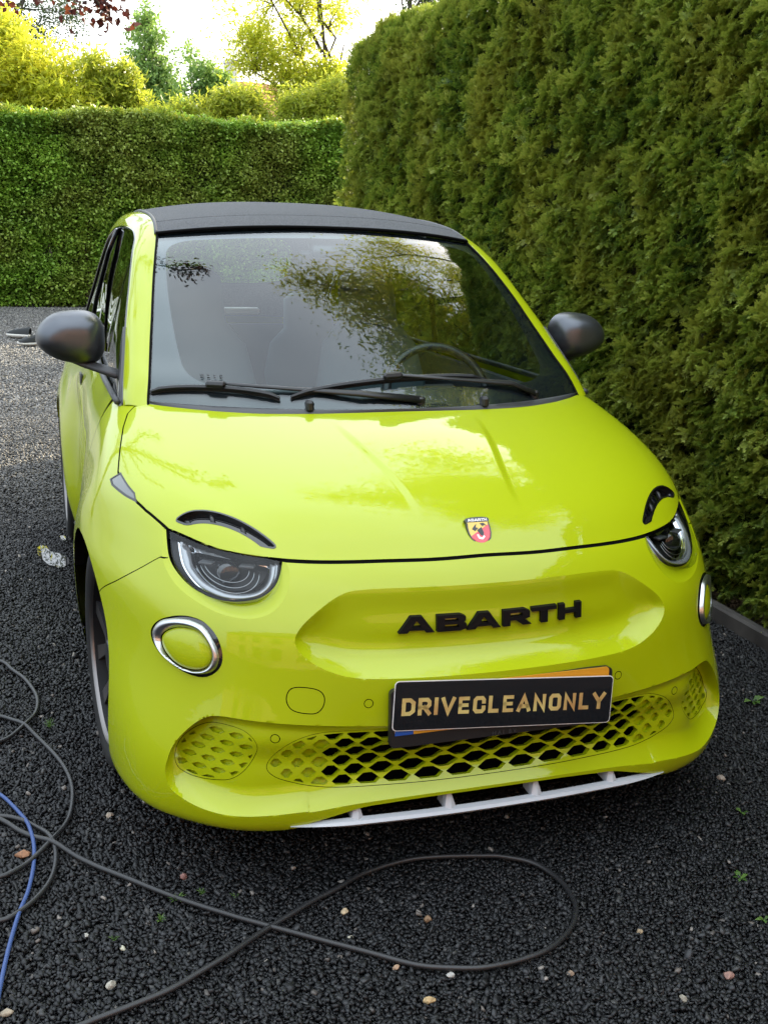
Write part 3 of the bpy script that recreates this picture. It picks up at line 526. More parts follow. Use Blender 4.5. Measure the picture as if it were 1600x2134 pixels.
b=MB(); b.add([(6.2,33.6,3.8),(11.4,33.6,3.8),(11.4,40.4,3.8),(6.2,40.4,3.8),(6.62,37,5.86),(9.6,37,5.80)],[(0,1,5,4),(1,2,5),(2,3,4,5),(3,0,4),(0,3,2,1)]); rf=b.obj('roof',M_tile,None,False); put(rf,HS)
b=MB(); b.box((6.42,37.0,5.4),(.34,.5,2.0)); b.box((6.42,37.0,6.45),(.42,.58,.10)); ch=b.obj('chimney',M_wallp,None,False); put(ch,rf)
for xx in (7.6,9.8):
    b=MB(); b.box((xx,33.985,2.6),(1.1,.06,1.3)); put(b.obj('window',M_wallp,None,False),HS)

# ============================================================ the car
F={"scoop":[[0.6835,0.3607,0.7525],[0.6901,0.3369,0.7215],[0.685,0.3056,0.6974],[0.6664,0.257,0.6715],[0.6361,0.2094,0.6547],[0.5956,0.1629,0.6397],[0.5612,0.1352,0.6352],[0.5256,0.1149,0.6371],[0.4903,0.105,0.6491],[0.4601,0.1115,0.6765],[0.443,0.1326,0.7118],[0.441,0.1507,0.7312],[0.4467,0.1699,0.7465]],"hl":[[0.6698,0.366,0.7741],[0.676,0.348,0.7508],[0.6758,0.3125,0.7185],[0.6634,0.2749,0.6962],[0.6412,0.2315,0.6758],[0.6082,0.1905,0.6637],[0.5778,0.1631,0.659],[0.5442,0.1423,0.6612],[0.5074,0.1282,0.67],[0.4786,0.1282,0.6884],[0.4599,0.1419,0.7147],[0.4476,0.1682,0.7447]],"nose":[[0.1428,0.0649,0.7048],[0.2432,0.0738,0.7005],[0.3161,0.0842,0.6966],[0.3513,0.0832,0.6845],[0.3978,0.0752,0.6556],[0.4333,0.0701,0.6302],[0.4514,0.0654,0.6083],[0.4463,0.0554,0.5862],[0.4206,0.0397,0.5593],[0.3803,0.0234,0.5362],[0.3388,0.0115,0.5239],[0.2631,-0.003,0.5223],[0.1653,-0.0155,0.5243],[0.0564,-0.0201,0.5435]],"intake":[[0.2669,-0.0102,0.413],[0.3444,0.0012,0.4183],[0.4519,0.0258,0.4243],[0.5762,0.0817,0.4291],[0.602,0.0994,0.4293],[0.6278,0.1182,0.4237],[0.659,0.1375,0.3973],[0.6957,0.158,0.3492],[0.7106,0.1623,0.3057],[0.7158,0.1643,0.2781],[0.71,0.156,0.2543],[0.6997,0.1442,0.2371],[0.6529,0.0989,0.2167],[0.5923,0.0541,0.2108],[0.5016,0.0174,0.2202],[0.4307,0.0024,0.2285],[0.3577,-0.0064,0.2385],[0.2642,-0.0136,0.2427],[0.1091,-0.0217,0.2416]],"hoodfront":[[0.6699,0.3649,0.773],[0.6265,0.3032,0.7632],[0.5817,0.2535,0.7539],[0.5168,0.205,0.7488],[0.45,0.1705,0.746],[0.386,0.1481,0.7451],[0.3203,0.1316,0.7451],[0.2265,0.1158,0.7461],[0.1295,0.1047,0.746]],"hoodside":[[0.6699,0.3649,0.773],[0.6897,0.4104,0.7866],[0.709,0.4572,0.7971],[0.7246,0.503,0.807],[0.7421,0.5789,0.8256],[0.7525,0.6572,0.845],[0.7388,0.7416,0.8839],[0.7196,0.8437,0.9223],[0.7016,0.9073,0.9463],[0.681,0.9321,0.9611],[0.6507,0.9281,0.9702]],"bfsplit":[[0.6777,0.322,0.7252],[0.6927,0.3384,0.719],[0.7318,0.3761,0.685],[0.7772,0.4438,0.6375],[0.8104,0.529,0.589],[0.8182,0.5551,0.5685]],"vent":[[0.6517,0.3696,0.7949],[0.6435,0.37,0.8015],[0.6321,0.3687,0.8084],[0.621,0.3655,0.8129],[0.6102,0.3605,0.8158],[0.585,0.3446,0.8186],[0.557,0.3201,0.8164],[0.5301,0.2919,0.8101],[0.5024,0.2586,0.7988],[0.4791,0.2281,0.7849],[0.4686,0.2135,0.7767],[0.46,0.2012,0.7693],[0.4647,0.2004,0.7668],[0.4889,0.2144,0.7696],[0.4923,0.2199,0.7729],[0.5122,0.2443,0.7846],[0.5384,0.2728,0.7946],[0.5617,0.2949,0.7993],[0.5857,0.3146,0.8005],[0.6105,0.3309,0.7975],[0.6298,0.34,0.7909],[0.6432,0.3571,0.793]],"fogo":[[0.68,0.2357,0.6157],[0.6546,0.2083,0.6234],[0.6338,0.1859,0.6224],[0.6175,0.1675,0.6159],[0.598,0.1417,0.5929],[0.5894,0.124,0.5526],[0.5992,0.1245,0.5224],[0.6277,0.1428,0.4995],[0.6653,0.1821,0.5001],[0.6975,0.2296,0.5156],[0.719,0.2702,0.5336],[0.7265,0.2923,0.5634],[0.7099,0.2724,0.596]],"fogr":[[0.6571,0.2085,0.6183],[0.6363,0.1857,0.617],[0.618,0.1648,0.6092],[0.599,0.1369,0.5743],[0.5947,0.1268,0.5469],[0.6057,0.1288,0.5187],[0.6317,0.1479,0.5046],[0.6651,0.1832,0.5048],[0.6933,0.224,0.5175],[0.7147,0.264,0.5383],[0.7224,0.2852,0.5657],[0.7079,0.269,0.596],[0.6845,0.2396,0.611]],"fogd":[[0.6564,0.1991,0.5988],[0.6314,0.1724,0.5972],[0.6157,0.1518,0.5778],[0.6095,0.1391,0.5486],[0.6225,0.1439,0.5219],[0.6482,0.1659,0.5103],[0.6771,0.2003,0.5122],[0.6988,0.2357,0.5293],[0.7066,0.2549,0.5544],[0.6988,0.2479,0.5749],[0.6774,0.2228,0.5929]],"tow":[[-0.4728,0.0428,0.4762],[-0.4676,0.0445,0.4956],[-0.4562,0.0417,0.5043],[-0.4313,0.0332,0.5047],[-0.4041,0.0243,0.4998],[-0.3929,0.0192,0.4853],[-0.3957,0.0168,0.4633],[-0.4099,0.0182,0.4477],[-0.4329,0.0244,0.4477],[-0.4556,0.0321,0.452],[-0.4666,0.0374,0.4598]],"marker":[[0.7717,0.6743,0.8244],[0.7465,0.6445,0.8473],[0.7335,0.5644,0.829],[0.7251,0.5323,0.8225],[0.7245,0.5007,0.8057],[0.7476,0.5604,0.8084],[0.7703,0.6464,0.8153]],"grille":[[0.5093,0.0618,0.3079],[0.4976,0.0591,0.3319],[0.4719,0.0428,0.366],[0.4447,0.0333,0.3882],[0.4072,0.0254,0.4005],[0.3415,0.0098,0.4049],[0.2601,-0.0058,0.4057],[0.1477,-0.0009,0.2598],[0.1478,-0.0013,0.2594],[0.2509,0.0067,0.258],[0.3254,0.0179,0.2602],[0.3884,0.0306,0.2637],[0.4218,0.0386,0.267],[0.4648,0.0487,0.2787],[0.4932,0.0558,0.2899]],"sgr":[[0.6223,0.1533,0.3933],[0.5974,0.1263,0.4002],[0.5604,0.0882,0.4004],[0.5398,0.0692,0.3884],[0.5266,0.0623,0.3635],[0.5321,0.0708,0.3387],[0.5433,0.0765,0.3158],[0.5615,0.0843,0.2927],[0.5836,0.0985,0.2748],[0.6052,0.116,0.2686],[0.6311,0.1387,0.2631],[0.6574,0.161,0.2633],[0.6796,0.1776,0.2716],[0.6887,0.1816,0.2873],[0.6901,0.1871,0.3013],[0.6851,0.1958,0.3182],[0.6762,0.1933,0.3402],[0.6529,0.1799,0.3683]],"cowl":[[0.6465,0.9213,0.9699],[0.5652,0.8453,0.9691],[0.4782,0.7889,0.9677],[0.3551,0.7414,0.9664],[0.1791,0.7164,0.9676],[0.08,0.7125,0.9684],[0.093,0.7155,0.9689],[0.2322,0.7285,0.9687],[0.4111,0.7764,0.9702],[0.6663,0.9467,0.9693]]}
G=mk_polys(F)
PAINT=principled('acid_green_paint',(.345,.415,.0008),.55,coat=.9,coat_r=.008,spec=.12)
_T=PAINT.node_tree; _B=_T.nodes['Principled BSDF']; _tc=nd(PAINT,'ShaderNodeTexCoord'); _n=nd(PAINT,'ShaderNodeTexNoise'); _n.inputs['Scale'].default_value=5; _n.inputs['Detail'].default_value=8; _n.inputs['Roughness'].default_value=.7; _m=nd(PAINT,'ShaderNodeMapRange'); _m.inputs[1].default_value=.42; _m.inputs[2].default_value=.75; _m.inputs[3].default_value=.006; _m.inputs[4].default_value=.09
_T.links.new(_tc.outputs['Object'],_n.inputs['Vector']); _T.links.new(_n.outputs['Fac'],_m.inputs[0]); _T.links.new(_m.outputs[0],_B.inputs['Coat Roughness'])   # faint film of road dust dulls the lacquer in patches
_n2=nd(PAINT,'ShaderNodeTexNoise'); _n2.inputs['Scale'].default_value=70; _n2.inputs['Detail'].default_value=1; _b=nd(PAINT,'ShaderNodeBump'); _b.inputs['Strength'].default_value=.045; _b.inputs['Distance'].default_value=.002; _T.links.new(_tc.outputs['Object'],_n2.inputs['Vector']); _T.links.new(_n2.outputs['Fac'],_b.inputs['Height']); _T.links.new(_b.outputs[0],_B.inputs['Coat Normal'])
M_black=principled('black_plastic',(.012,.012,.013),.38); M_gloss=principled('gloss_black',(.006,.006,.007),.06,coat=.6); M_grey=principled('grey_plastic',(.045,.047,.05),.5); bump(M_grey,900,.15,.0005)
M_gap=principled('seam_black',(.003,.003,.003),.9,spec=.1); M_rubber=principled('rubber',(.012,.012,.012),.7,spec=.3); M_under=principled('underside',(.004,.004,.004),.95,spec=.03); M_well=principled('lamp_well',(.010,.010,.011),.5,spec=.2); M_ridge=principled('ridge_metal',(.30,.31,.32),.3,metal=1); M_rim=principled('lamp_chrome',(.75,.77,.80),.12,metal=1)
M_mirror=principled('satin_grey_cap',(.105,.112,.125),.34,metal=.8); M_chrome=principled('bright_metal',(.55,.56,.58),.30,metal=1); M_alu=principled('machined_rim',(.20,.185,.18),.38,metal=1); M_rimd=principled('dark_rim',(.03,.03,.032),.35,metal=.3)
M_white=principled('splitter_white',(.42,.44,.47),.38,coat=.4); M_glass=glassmat('windscreen_glass',(.80,.92,.92),1.52,1.45); M_side=glassmat('side_glass',(.35,.38,.36),1.52,1.3); M_lens=glassmat('lamp_lens',(.88,.9,.9),1.5,.62)
M_fabric=principled('soft_top_fabric',(.075,.077,.082),.95,spec=.15); noise_ramp(M_fabric,420,[(.35,(.055,.057,.06)),(.65,(.16,.163,.17))],detail=3); bump(M_fabric,600,.5,.001)
M_seat=principled('seat_cloth',(.09,.13,.145),.85); M_dash=principled('dashboard',(.14,.20,.22),.6); M_lining=principled('headlining_cloth',(.22,.25,.26),.9); M_drl=principled('light_guide',(.30,.31,.33),.2,metal=.5,coat=.8); M_gold=principled('gold_foil',(.62,.42,.13),.35,metal=.35); M_yelp=principled('plate_yellow',(.62,.28,.015),.5); M_blue=principled('plate_blue',(.012,.07,.32),.5); M_edge=principled('plate_edge_white',(.75,.75,.75),.4)
noise_ramp(M_gold,14,[(.35,(.50,.27,.10)),(.65,(.70,.60,.22))])
M_cal=principled('caliper_yellow',(.60,.55,.01),.4,coat=.5)
CAR=tag(empty('compact_car',(0,1.8,0)),'small acid green hatchback with black fabric roof parked on the dark gravel','car')
def part(o,parent=None,label=None):
    put(o,parent or CAR)
    if label: o['label']=label
    return o
# --- one smooth body surface, cut into panels along real shut lines
def grad(V,G_,h=.0008):
    if V.shape[1]>3: V=V[:,:3]+V[:,3:6]     # edge vertices take the normal of their own side
    n=np.empty_like(V)
    for k in range(3):
        d=np.zeros(3); d[k]=h; a=V+d; b=V-d
        n[:,k]=phif(a[:,0],a[:,1],a[:,2],G_)-phif(b[:,0],b[:,1],b[:,2],G_)
    return n/np.maximum(np.linalg.norm(n,axis=1,keepdims=True),1e-12)
def split(V,T,f):
    """insert vertices where f=0 so that the zero line follows triangle edges; returns V,T,f"""
    f=np.where(abs(f)<1e-7,0,f); s=f[T]; cr=((s>0).any(1)&(s<0).any(1)); Tk=T[~cr]; Tc=T[cr]
    if not len(Tc): return V,T,f
    E=np.concatenate([Tc[:,[0,1]],Tc[:,[1,2]],Tc[:,[2,0]]]); E=np.sort(E,1); m=(f[E[:,0]]*f[E[:,1]]<0); U,inv=np.unique(E[m],axis=0,return_inverse=True); inv=inv.ravel()
    t=f[U[:,0]]/(f[U[:,0]]-f[U[:,1]]); Vn=V[U[:,0]]+(V[U[:,1]]-V[U[:,0]])*t[:,None]; base=len(V); ids=np.full(len(E),-1); ids[m]=base+inv; n=len(Tc); ids=ids.reshape(3,n).T
    new=[]
    for (a,b,c),(e0,e1,e2) in zip(Tc.tolist(),ids.tolist()):
        k=(e0>=0)+(e1>=0)+(e2>=0)
        if k==2:
            while e1>=0 and not(e0>=0 and e2>=0): a,b,c=b,c,a; e0,e1,e2=e1,e2,e0
            new+= [(a,e0,e2),(e0,b,c),(e0,c,e2)]
        elif k==1:
            while e0<0: a,b,c=b,c,a; e0,e1,e2=e1,e2,e0
            new+= [(a,e0,c),(e0,b,c)]
        else: new.append((a,b,c))
    return np.concatenate([V,Vn]),np.concatenate([Tk,np.array(new)]),np.concatenate([f,np.zeros(len(Vn))])
def sub(V,T,m):
    T=T[m]; u,i=np.unique(T,return_inverse=True); return V[u],i.reshape(-1,3)
def panel(name,V,T,mat=None,parent=None,label=None,N=None):
    if not len(T): return None
    N=grad(V,G) if N is None else N
    return part(mesh(name,V,T.astype(np.int32),mat or PAINT,None,True,N),parent,label)
def gridT(nu,nv):
    i=np.arange(nu-1)[None]+nu*np.arange(nv-1)[:,None]; i=i.ravel(); return np.concatenate([np.stack([i,i+1,i+nu+1],1),np.stack([i,i+nu+1,i+nu],1)])
def cent(V,T): return V[T].mean(1)
O=np.array([0,.95,.45]); NA,NE=840,430
t_=np.linspace(-1,1,NA); az=np.radians(106)*(.80*t_+.20*t_**3); el=np.radians(np.linspace(-24,88,NE)); A_,E_=np.meshgrid(az,el)
D_=np.stack([np.sin(A_)*np.cos(E_),-np.cos(A_)*np.cos(E_),np.sin(E_)],-1).reshape(-1,3)
V=solve(O,D_,.2,2.2,34); T=gridT(NA,NE)
def plan(V,names):return V[:,[0,2]]
# kink lines of the scoops become edges before the scoops are pushed in
V=np.concatenate([V,np.zeros_like(V)],1)
for nm in('nose','intake','scoop'):
    ff=lambda V:np.where(V[:,1]<.62,(nosef(G,V[:,0],V[:,2],True) if nm=='nose' else sdf(G[nm],abs(V[:,0]) if nm=='scoop' else V[:,0],V[:,2])),-.1)
    f=ff(V); n0=len(V); V,T,f=split(V,T,f)
    # the rim is a true crease: its vertices exist twice, once for each side
    kid=np.arange(n0,len(V)); ci=ff(cent(V,T))>0; e=.0004; P=V[kid]; gx=(ff(P+[e,0,0,0,0,0])-ff(P-[e,0,0,0,0,0])); gz=(ff(P+[0,0,e,0,0,0])-ff(P-[0,0,e,0,0,0])); L=np.hypot(gx,gz)+1e-12; O6=np.zeros((len(kid),6)); O6[:,3]=gx/L*.0016; O6[:,5]=gz/L*.0016
    dup=P.copy(); dup[:,3:]=O6[:,3:]; V[kid,3:]=-O6[:,3:]; V=np.concatenate([V,dup]); mp_=np.arange(len(V)); mp_[kid]=np.arange(len(V)-len(kid),len(V)); T=np.where(ci[:,None],mp_[T],T)
    for k_ in(.0016,.0040,.0072,.0112,.0165,.0230): V,T,_=split(V,T,ff(V)-k_)   # finer rings inside the rim, where the wall bends
def push(V):
    r=rec(V[:,0],V[:,2],G)*ss(.75,.6,V[:,1]); d=np.zeros_like(V); d[:,1]=r; d[:,2]=hump(V[:,0],V[:,1]); return V+d   # recess = shift in y, as in phif
V=push(V)
P2=V.copy()
ax=lambda V:abs(V[:,0])
hp=np.array(F['hoodfront'])[:,:2]; hs=np.array(F['hoodside'])[1:-1,:2]; cw=np.array(F['cowl'])[:6,:2]
_hx=np.linspace(.6699,.02,40); _hf=spl([-.1295,0,.1295,.2265,.3203,.45,.5168,.5817,.6265,.6699],[.1047,.1022,.1047,.1158,.1316,.1706,.205,.2535,.3032,.3649]); hp=np.stack([_hx,_hf(_hx)],1)
cowlf=pchip([0,.08,.18,.355,.478,.565,.6465,.70,.74],[.7125,.7130,.7164,.7414,.789,.8453,.9213,1.0,1.1])
cowlpts=[(x,float(cowlf(abs(x)))) for x in np.linspace(-.6465,.6465,41)]
hoodpoly=np.concatenate([hs[::-1],hp,[[0,.1020]],[[-a,b] for a,b in hp[::-1]],[[-a,b] for a,b in hs],np.array(cowlpts)])
def fh(V):
    o=np.full(len(V),-.1); m=V[:,2]>.69; Q=V[m]; o[m]=sdf(hoodpoly,Q[:,0],Q[:,1]-rec(Q[:,0],Q[:,2],G)*ss(.75,.6,Q[:,1])); return o
def sd(name,V,pl='xz',zmin=-9,zmax=9,sgn=0):
    P=F[name] if name in F else G[name]; P=np.asarray(P,float); k={'xz':(0,2),'xy':(0,1),'yz':(1,2)}[pl]
    P=P[:,k] if P.shape[1]==3 else P
    x=(V[:,0] if sgn else abs(V[:,0])); c={'xz':(x,V[:,2]),'xy':(x,V[:,1]),'yz':(V[:,1],V[:,2])}[pl]
    return np.where((V[:,2]>zmin)&(V[:,2]<zmax)&(V[:,1]<1.0),sdf(smooth_poly(P,2) if name not in('hoodfront',) and name not in G else P,*c),-.1)
zb=pchip([0,.15,.26,.30,.37,.42,.46,.52,.62,.8,.9],[.2375,.236,.2305,.2275,.211,.196,.179,.170,.165,.138,.13])
def fbot(V): return V[:,2]-np.where(V[:,1]<.45,zb(ax(V)),.14)
def farch(V): return np.where(ax(V)>.45,np.hypot(V[:,1]-.775,V[:,2]-.31)-.352,.1)
def fdoor(V): return 1.085-V[:,1]
def fcowl(V): return np.where(V[:,2]>.90,np.where(ax(V)<.64,cowlf(ax(V))-V[:,1],np.maximum(cowlf(ax(V))-V[:,1],ax(V)-.706)),.1)
cuts=[]
def cut(f):
    global V,T
    V,T,_=split(V,T,f(V))
def trim(f):
    global V,T
    V,T,q=split(V,T,f(V)); m=f(cent(V,T))>0; V,T=sub(V,T,m)
for f in(fbot,farch,fdoor,fcowl): trim(f)
fog_o=lambda V:sd('fogo',V); hl_=lambda V:np.where((V[:,1]<.6),sdf(G['hl'],ax(V),V[:,2]),-.1); vent_=lambda V:sd('vent',V,'xy',.72)+.0028; mk_=lambda V:sd('marker',V,'yz',.7,.9)*1.0
mk_=lambda V:np.where(ax(V)>.68,sd('marker',V,'yz',.7,.9),-.1)
gr_poly=smooth_poly(np.array([(.513,.310),(.503,.335),(.478,.366),(.450,.386),(.405,.401),(.33,.405),(.15,.406),(0,.406),(-.15,.406),(-.33,.405),(-.405,.401),(-.450,.386),(-.478,.366),(-.503,.335),(-.513,.310),(-.495,.291),(-.465,.280),(-.420,.268),(-.36,.2625),(-.2,.262),(0,.262),(.2,.262),(.36,.2625),(.420,.268),(.465,.280),(.495,.291)]),2)
sg_poly=smooth_poly(np.array([(q[0],q[2]) for q in F['sgr']]),2)
gr_=lambda V:np.where((V[:,1]<.35),sdf(gr_poly,V[:,0],V[:,2]),-.1); sg_=lambda V:np.where(V[:,1]<.4,sdf(sg_poly,ax(V),V[:,2]),-.1)
tow_=lambda V:np.where((V[:,1]<.35),sdf(smooth_poly(np.array([(q[0],q[2]) for q in F['tow']]),2),V[:,0],V[:,2]),-.1)
SENS=[(.302,.468),(.494,.386),(-.302,.468),(-.494,.386)]
def sens_(V): 
    d=np.full(len(V),-.1)
    for x,z in SENS: d=np.maximum(d,.0095-np.hypot((V[:,0]-x),V[:,2]-z))
    return np.where(V[:,1]<.3,d,-.1)
# bumper / fender joint, from the lamp back to the wheel arch
bf=np.array(F['bfsplit']); bfz=pchip(list(bf[1:,1]),list(bf[1:,2]))
def bfs(V): return np.where(ax(V)>.60,V[:,2]-np.where(V[:,1]<.325,.728,bfz(np.clip(V[:,1],.338,.56))),-.1)
gp=lambda V:.0019+.0017*ss(.42,.28,V[:,1])
hood_m=fh
for f in(lambda V:fh(V)-gp(V),lambda V:fh(V)+gp(V),lambda V:fog_o(V),lambda V:hl_(V),lambda V:vent_(V),lambda V:mk_(V),lambda V:gr_(V)-.0,lambda V:sg_(V)-.0,lambda V:tow_(V)-.0011,lambda V:tow_(V)+.0011,lambda V:sens_(V)-.0009,lambda V:sens_(V)+.0009,lambda V:bfs(V)-.0016,lambda V:bfs(V)+.0016): cut(f)
C=cent(V,T); h=fh(C); g_=gp(C); opening=(fog_o(C)>0)|((hl_(C)>0)&(h<g_))|(vent_(C)>0)|(mk_(C)>0)|(gr_(C)>0)|(sg_(C)>0)
hood=(h>g_)&(vent_(C)<0)&(mk_(C)<0)
tw=tow_(C); se=sens_(C); b2=bfs(C)
seam=((abs(h)<g_)|(abs(tw)<.0011)|(abs(se)<.0009)|((abs(b2)<.0016)&(h<0)))&~opening
rest=(h<-g_)&~opening&~seam
fend=rest&(b2>.0016)&(C[:,2]>.5)|(rest&(C[:,1]>.80))
bump_=rest&~fend
panel('hood',*sub(V,T,hood)); 
towm=bump_&(tw>.0011); sem=bump_&(se>.0009)
bumper=panel('bumper',*sub(V,T,bump_&~towm&~sem))
panel('towing_eye_cover',*sub(V,T,towm),parent=bumper)
for x,z in SENS:
    m=sem&(np.hypot(C[:,0]-x,C[:,2]-z)<.02); panel('parking_sensor',*sub(V,T,m),parent=bumper)
for s in(-1,1): panel('front_wing',*sub(V,T,fend&(s*C[:,0]>0)))
# black rebate under every seam, set a few mm back
C=cent(V,T); near=(abs(fh(C))<.014)|(abs(tow_(C))<.005)|(abs(sens_(C))<.004)|((abs(bfs(C))<.01)&(fh(C)<0)); near&=~opening|(abs(fh(C))<.010)
Vs,Ts=sub(V,T,near); Ns=grad(Vs,G); panel('seam_lining',Vs[:,:3]-Ns*.0045,Ts,M_gap,N=Ns)
# returned edges, so that open panel edges have thickness
def rim(name,V,T,f,depth,mat,parent=None,tol=2e-4,dirv=None):
    c=cent(V,T)
    if name!='bumper_lower_return' and (c[:,0]<0).any() and (c[:,0]>0).any():      # one piece for each side of the car
        rim(name,V,T[c[:,0]<0],f,depth,mat,parent,tol,dirv); return rim(name,V,T[c[:,0]>=0],f,depth,mat,parent,tol,dirv)
    E=np.concatenate([T[:,[0,1]],T[:,[1,2]],T[:,[2,0]]]); Es=np.sort(E,1); u,idx,cnt=np.unique(Es,axis=0,return_index=True,return_counts=True); E=E[idx[cnt==1]]
    m=(abs(f(V[E[:,0]]))<tol)&(abs(f(V[E[:,1]]))<tol); E=E[m]
    if not len(E): return
    u,i=np.unique(E,return_inverse=True); i=i.reshape(-1,2); P=V[u][:,:3]; N=grad(P,G) if dirv is None else (-np.array(dirv)*np.ones_like(P) if dirv!='in' else np.stack([np.sign(P[:,0]),0*P[:,0],0*P[:,0]],1)); Q=P-N*depth; n=len(u)
    Fq=np.stack([i[:,1],i[:,0],i[:,0]+n,i[:,1]+n],1); return part(mesh(name,np.concatenate([P,Q]),Fq,mat,None,False),parent)
Vb,Tb=sub(V,T,bump_); Vr,Tr=sub(V,T,bump_|fend)
rim('bumper_lower_return',Vr,Tr,fbot,.03,PAINT,bumper,dirv=(0,1,0)); rim('arch_lip',Vr,Tr,farch,.028,M_gap,bumper,dirv='in')
for f,nm,dp in((fog_o,'lamp_recess',.03),(hl_,'lamp_recess',.05),(mk_,'lamp_recess',.012)): rim(nm,Vr,Tr,f,dp,M_gap,bumper,tol=4e-4)
Vh,Th=sub(V,T,hood); rim('vent_wall',Vh,Th,vent_,.022,M_black,tol=4e-4)
# --- hood crease pair raised a little: built as part of the surface normals would be invisible; real ridges
# --- hood vents (dark scoops over the lamps)
V0=solve(np.array([0,.95,.45]),D_[::1],.2,2.2,30) if False else None
def surf_patch(poly,pl,nu,nv,zr=(0,2),off=0,full=True,sgn=1):
    """fine patch of the body surface over a 2D outline; xz outlines are met along y, xy outlines along z"""
    P=np.asarray(poly,float); lo=P.min(0)-.004; hi=P.max(0)+.004; U,W=np.meshgrid(np.linspace(lo[0],hi[0],nu),np.linspace(lo[1],hi[1],nv)); U=U.ravel();W=W.ravel(); n=len(U)
    fn=(lambda x,y,z:phif(x,y,z,G)) if full else phi
    if pl=='xz': a=np.full(n,-.3); b=np.full(n,.75); Q=lambda t:(U,t,W)
    elif pl=='xy': a=np.full(n,1.2); b=np.full(n,.55); Q=lambda t:(U,W,t)
    else: a=np.full(n,1.0); b=np.full(n,.5); Q=lambda t:(t,U,W)
    for _ in range(34):
        m=(a+b)/2; o=fn(*Q(m))>0; a=np.where(o,m,a); b=np.where(o,b,m)
    V=np.stack(Q((a+b)/2),1); T=gridT(nu,nv)
    if pl in('yz',): T=T[:,::-1]
    f=sdf(P,U,W); V2=np.concatenate([V,np.stack([U,W,0*U],1)],1); V2,T,f2=split(V2,T,f); m=sdf(P,V2[T][:,:,3].mean(1),V2[T][:,:,4].mean(1))>0
    V2,T=sub(V2,T,m); V=V2[:,:3].copy()
    if sgn<0: V[:,0]*=-1; T=T[:,::-1]
    if off: V=V+grad(V,G)*off
    return V,T
def inset_poly(P,d):
    P=np.asarray(P,float); a=np.roll(P,-1,0)-np.roll(P,1,0); n=np.stack([-a[:,1],a[:,0]],1); n/=np.maximum(np.linalg.norm(n,axis=1,keepdims=True),1e-9); A=.5*np.sum(P[:,0]*np.roll(P[:,1],-1)-np.roll(P[:,0],-1)*P[:,1])
    return P+n*d*(1 if A>0 else -1)
vp=inset_poly(smooth_poly(np.array([(q[0],q[1]) for q in F['vent']]),2),-.0028)
for s in(1,-1):
    Vp,Tp=surf_patch(vp,'xy',70,50,sgn=s,off=-.016); ve=part(mesh('hood_vent',Vp,Tp.astype(np.int32),M_gloss,None,True))
    Vp,Tp=surf_patch(vp,'xy',90,60,sgn=s,off=.0); 
    E=sd('vent',Vp,'xy',.7); V2,T2,_=split(Vp,Tp,E-.0004); m=sd('vent',cent(V2,T2),'xy',.7)<.0004; V2,T2=sub(V2,T2,m); N2=grad(V2,G); panel('vent_frame',V2+N2*.0008,T2,M_gloss,ve,N=N2)
    for k in(7,11,15):
        q=np.array(F['vent'])[[k if k<11 else k]] 
    pts=[((.632,.357),(.622,.340)),((.578,.337),(.576,.312)),((.520,.276),(.517,.252))]
    b=MB()
    for (x0,y0),(x1,y1) in pts:
        w0=np.array([(x0,y0),(x1,y1)]); Z=[]
        for x,y in w0:
            a,c=1.2,.5
            for _ in range(30):
                m=(a+c)/2
                if phi(x,y,m)>0:a=m
                else:c=m
            Z.append(a)
        b=MB(); b.tube([(s*x0,y0,Z[0]-.009),(s*(x0+x1)/2,(y0+y1)/2,(Z[0]+Z[1])/2-.007),(s*x1,y1,Z[1]-.010)],[.004,.006,.004],6); part(b.obj('vent_rib',M_black,None),ve)
# --- headlights
def ring_between(name,polyo,polyi,pl,s,off,mat,parent,bulge=0,offi=None,full=False,nu=120,nv=90,zf=None):
    Vp,Tp=surf_patch(polyo,pl,nu,nv,sgn=s,full=full); c=(abs(Vp[:,0]),Vp[:,2]) if pl=='xz' else (abs(Vp[:,0]),Vp[:,1])
    if polyi is not None:
        f=-sdf(polyi,*c); Vp,Tp,_=split(Vp,Tp,f); C=cent(Vp,Tp); m=sdf(polyi,abs(C[:,0]),C[:,2])<0; Vp,Tp=sub(Vp,Tp,m)
    if zf is not None:
        Vp,Tp,_=split(Vp,Tp,zf(Vp)); m=zf(cent(Vp,Tp))>0; Vp,Tp=sub(Vp,Tp,m)
    if not len(Tp): return None
    h=.0008; N=np.empty_like(Vp)
    for k in range(3):
        d=np.zeros(3);d[k]=h;a=Vp+d;b=Vp-d; N[:,k]=(phif(*a.T,G)-phif(*b.T,G)) if full else (phi(*a.T)-phi(*b.T))
    N/=np.linalg.norm(N,axis=1,keepdims=True)
    so_=np.maximum(sdf(polyo,abs(Vp[:,0]),Vp[:,2]),0); si=np.maximum(-sdf(polyi,abs(Vp[:,0]),Vp[:,2]),0) if polyi is not None else None
    o=off+0*so_
    if polyi is not None:
        t=so_/np.maximum(so_+si,1e-6); o=off+((offi if offi is not None else off)-off)*t+bulge*4*t*(1-t)
    elif bulge: o=off+bulge*np.sqrt(np.clip(1-(1-np.clip(so_/so_.max(),0,1))**2,0,1))
    return part(mesh(name,Vp+N*o[:,None],Tp.astype(np.int32),mat,None,True),parent)
def inset(P,d):
    P=np.asarray(P,float); c=P.mean(0); a=np.roll(P,-1,0)-np.roll(P,1,0); n=np.stack([-a[:,1],a[:,0]],1); n/=np.maximum(np.linalg.norm(n,axis=1,keepdims=True),1e-9)
    if ((c-P)*n).sum()<0:n=-n
    return P+n*d
hlp=G['hl']; below=lambda V:-fh(V)-.003
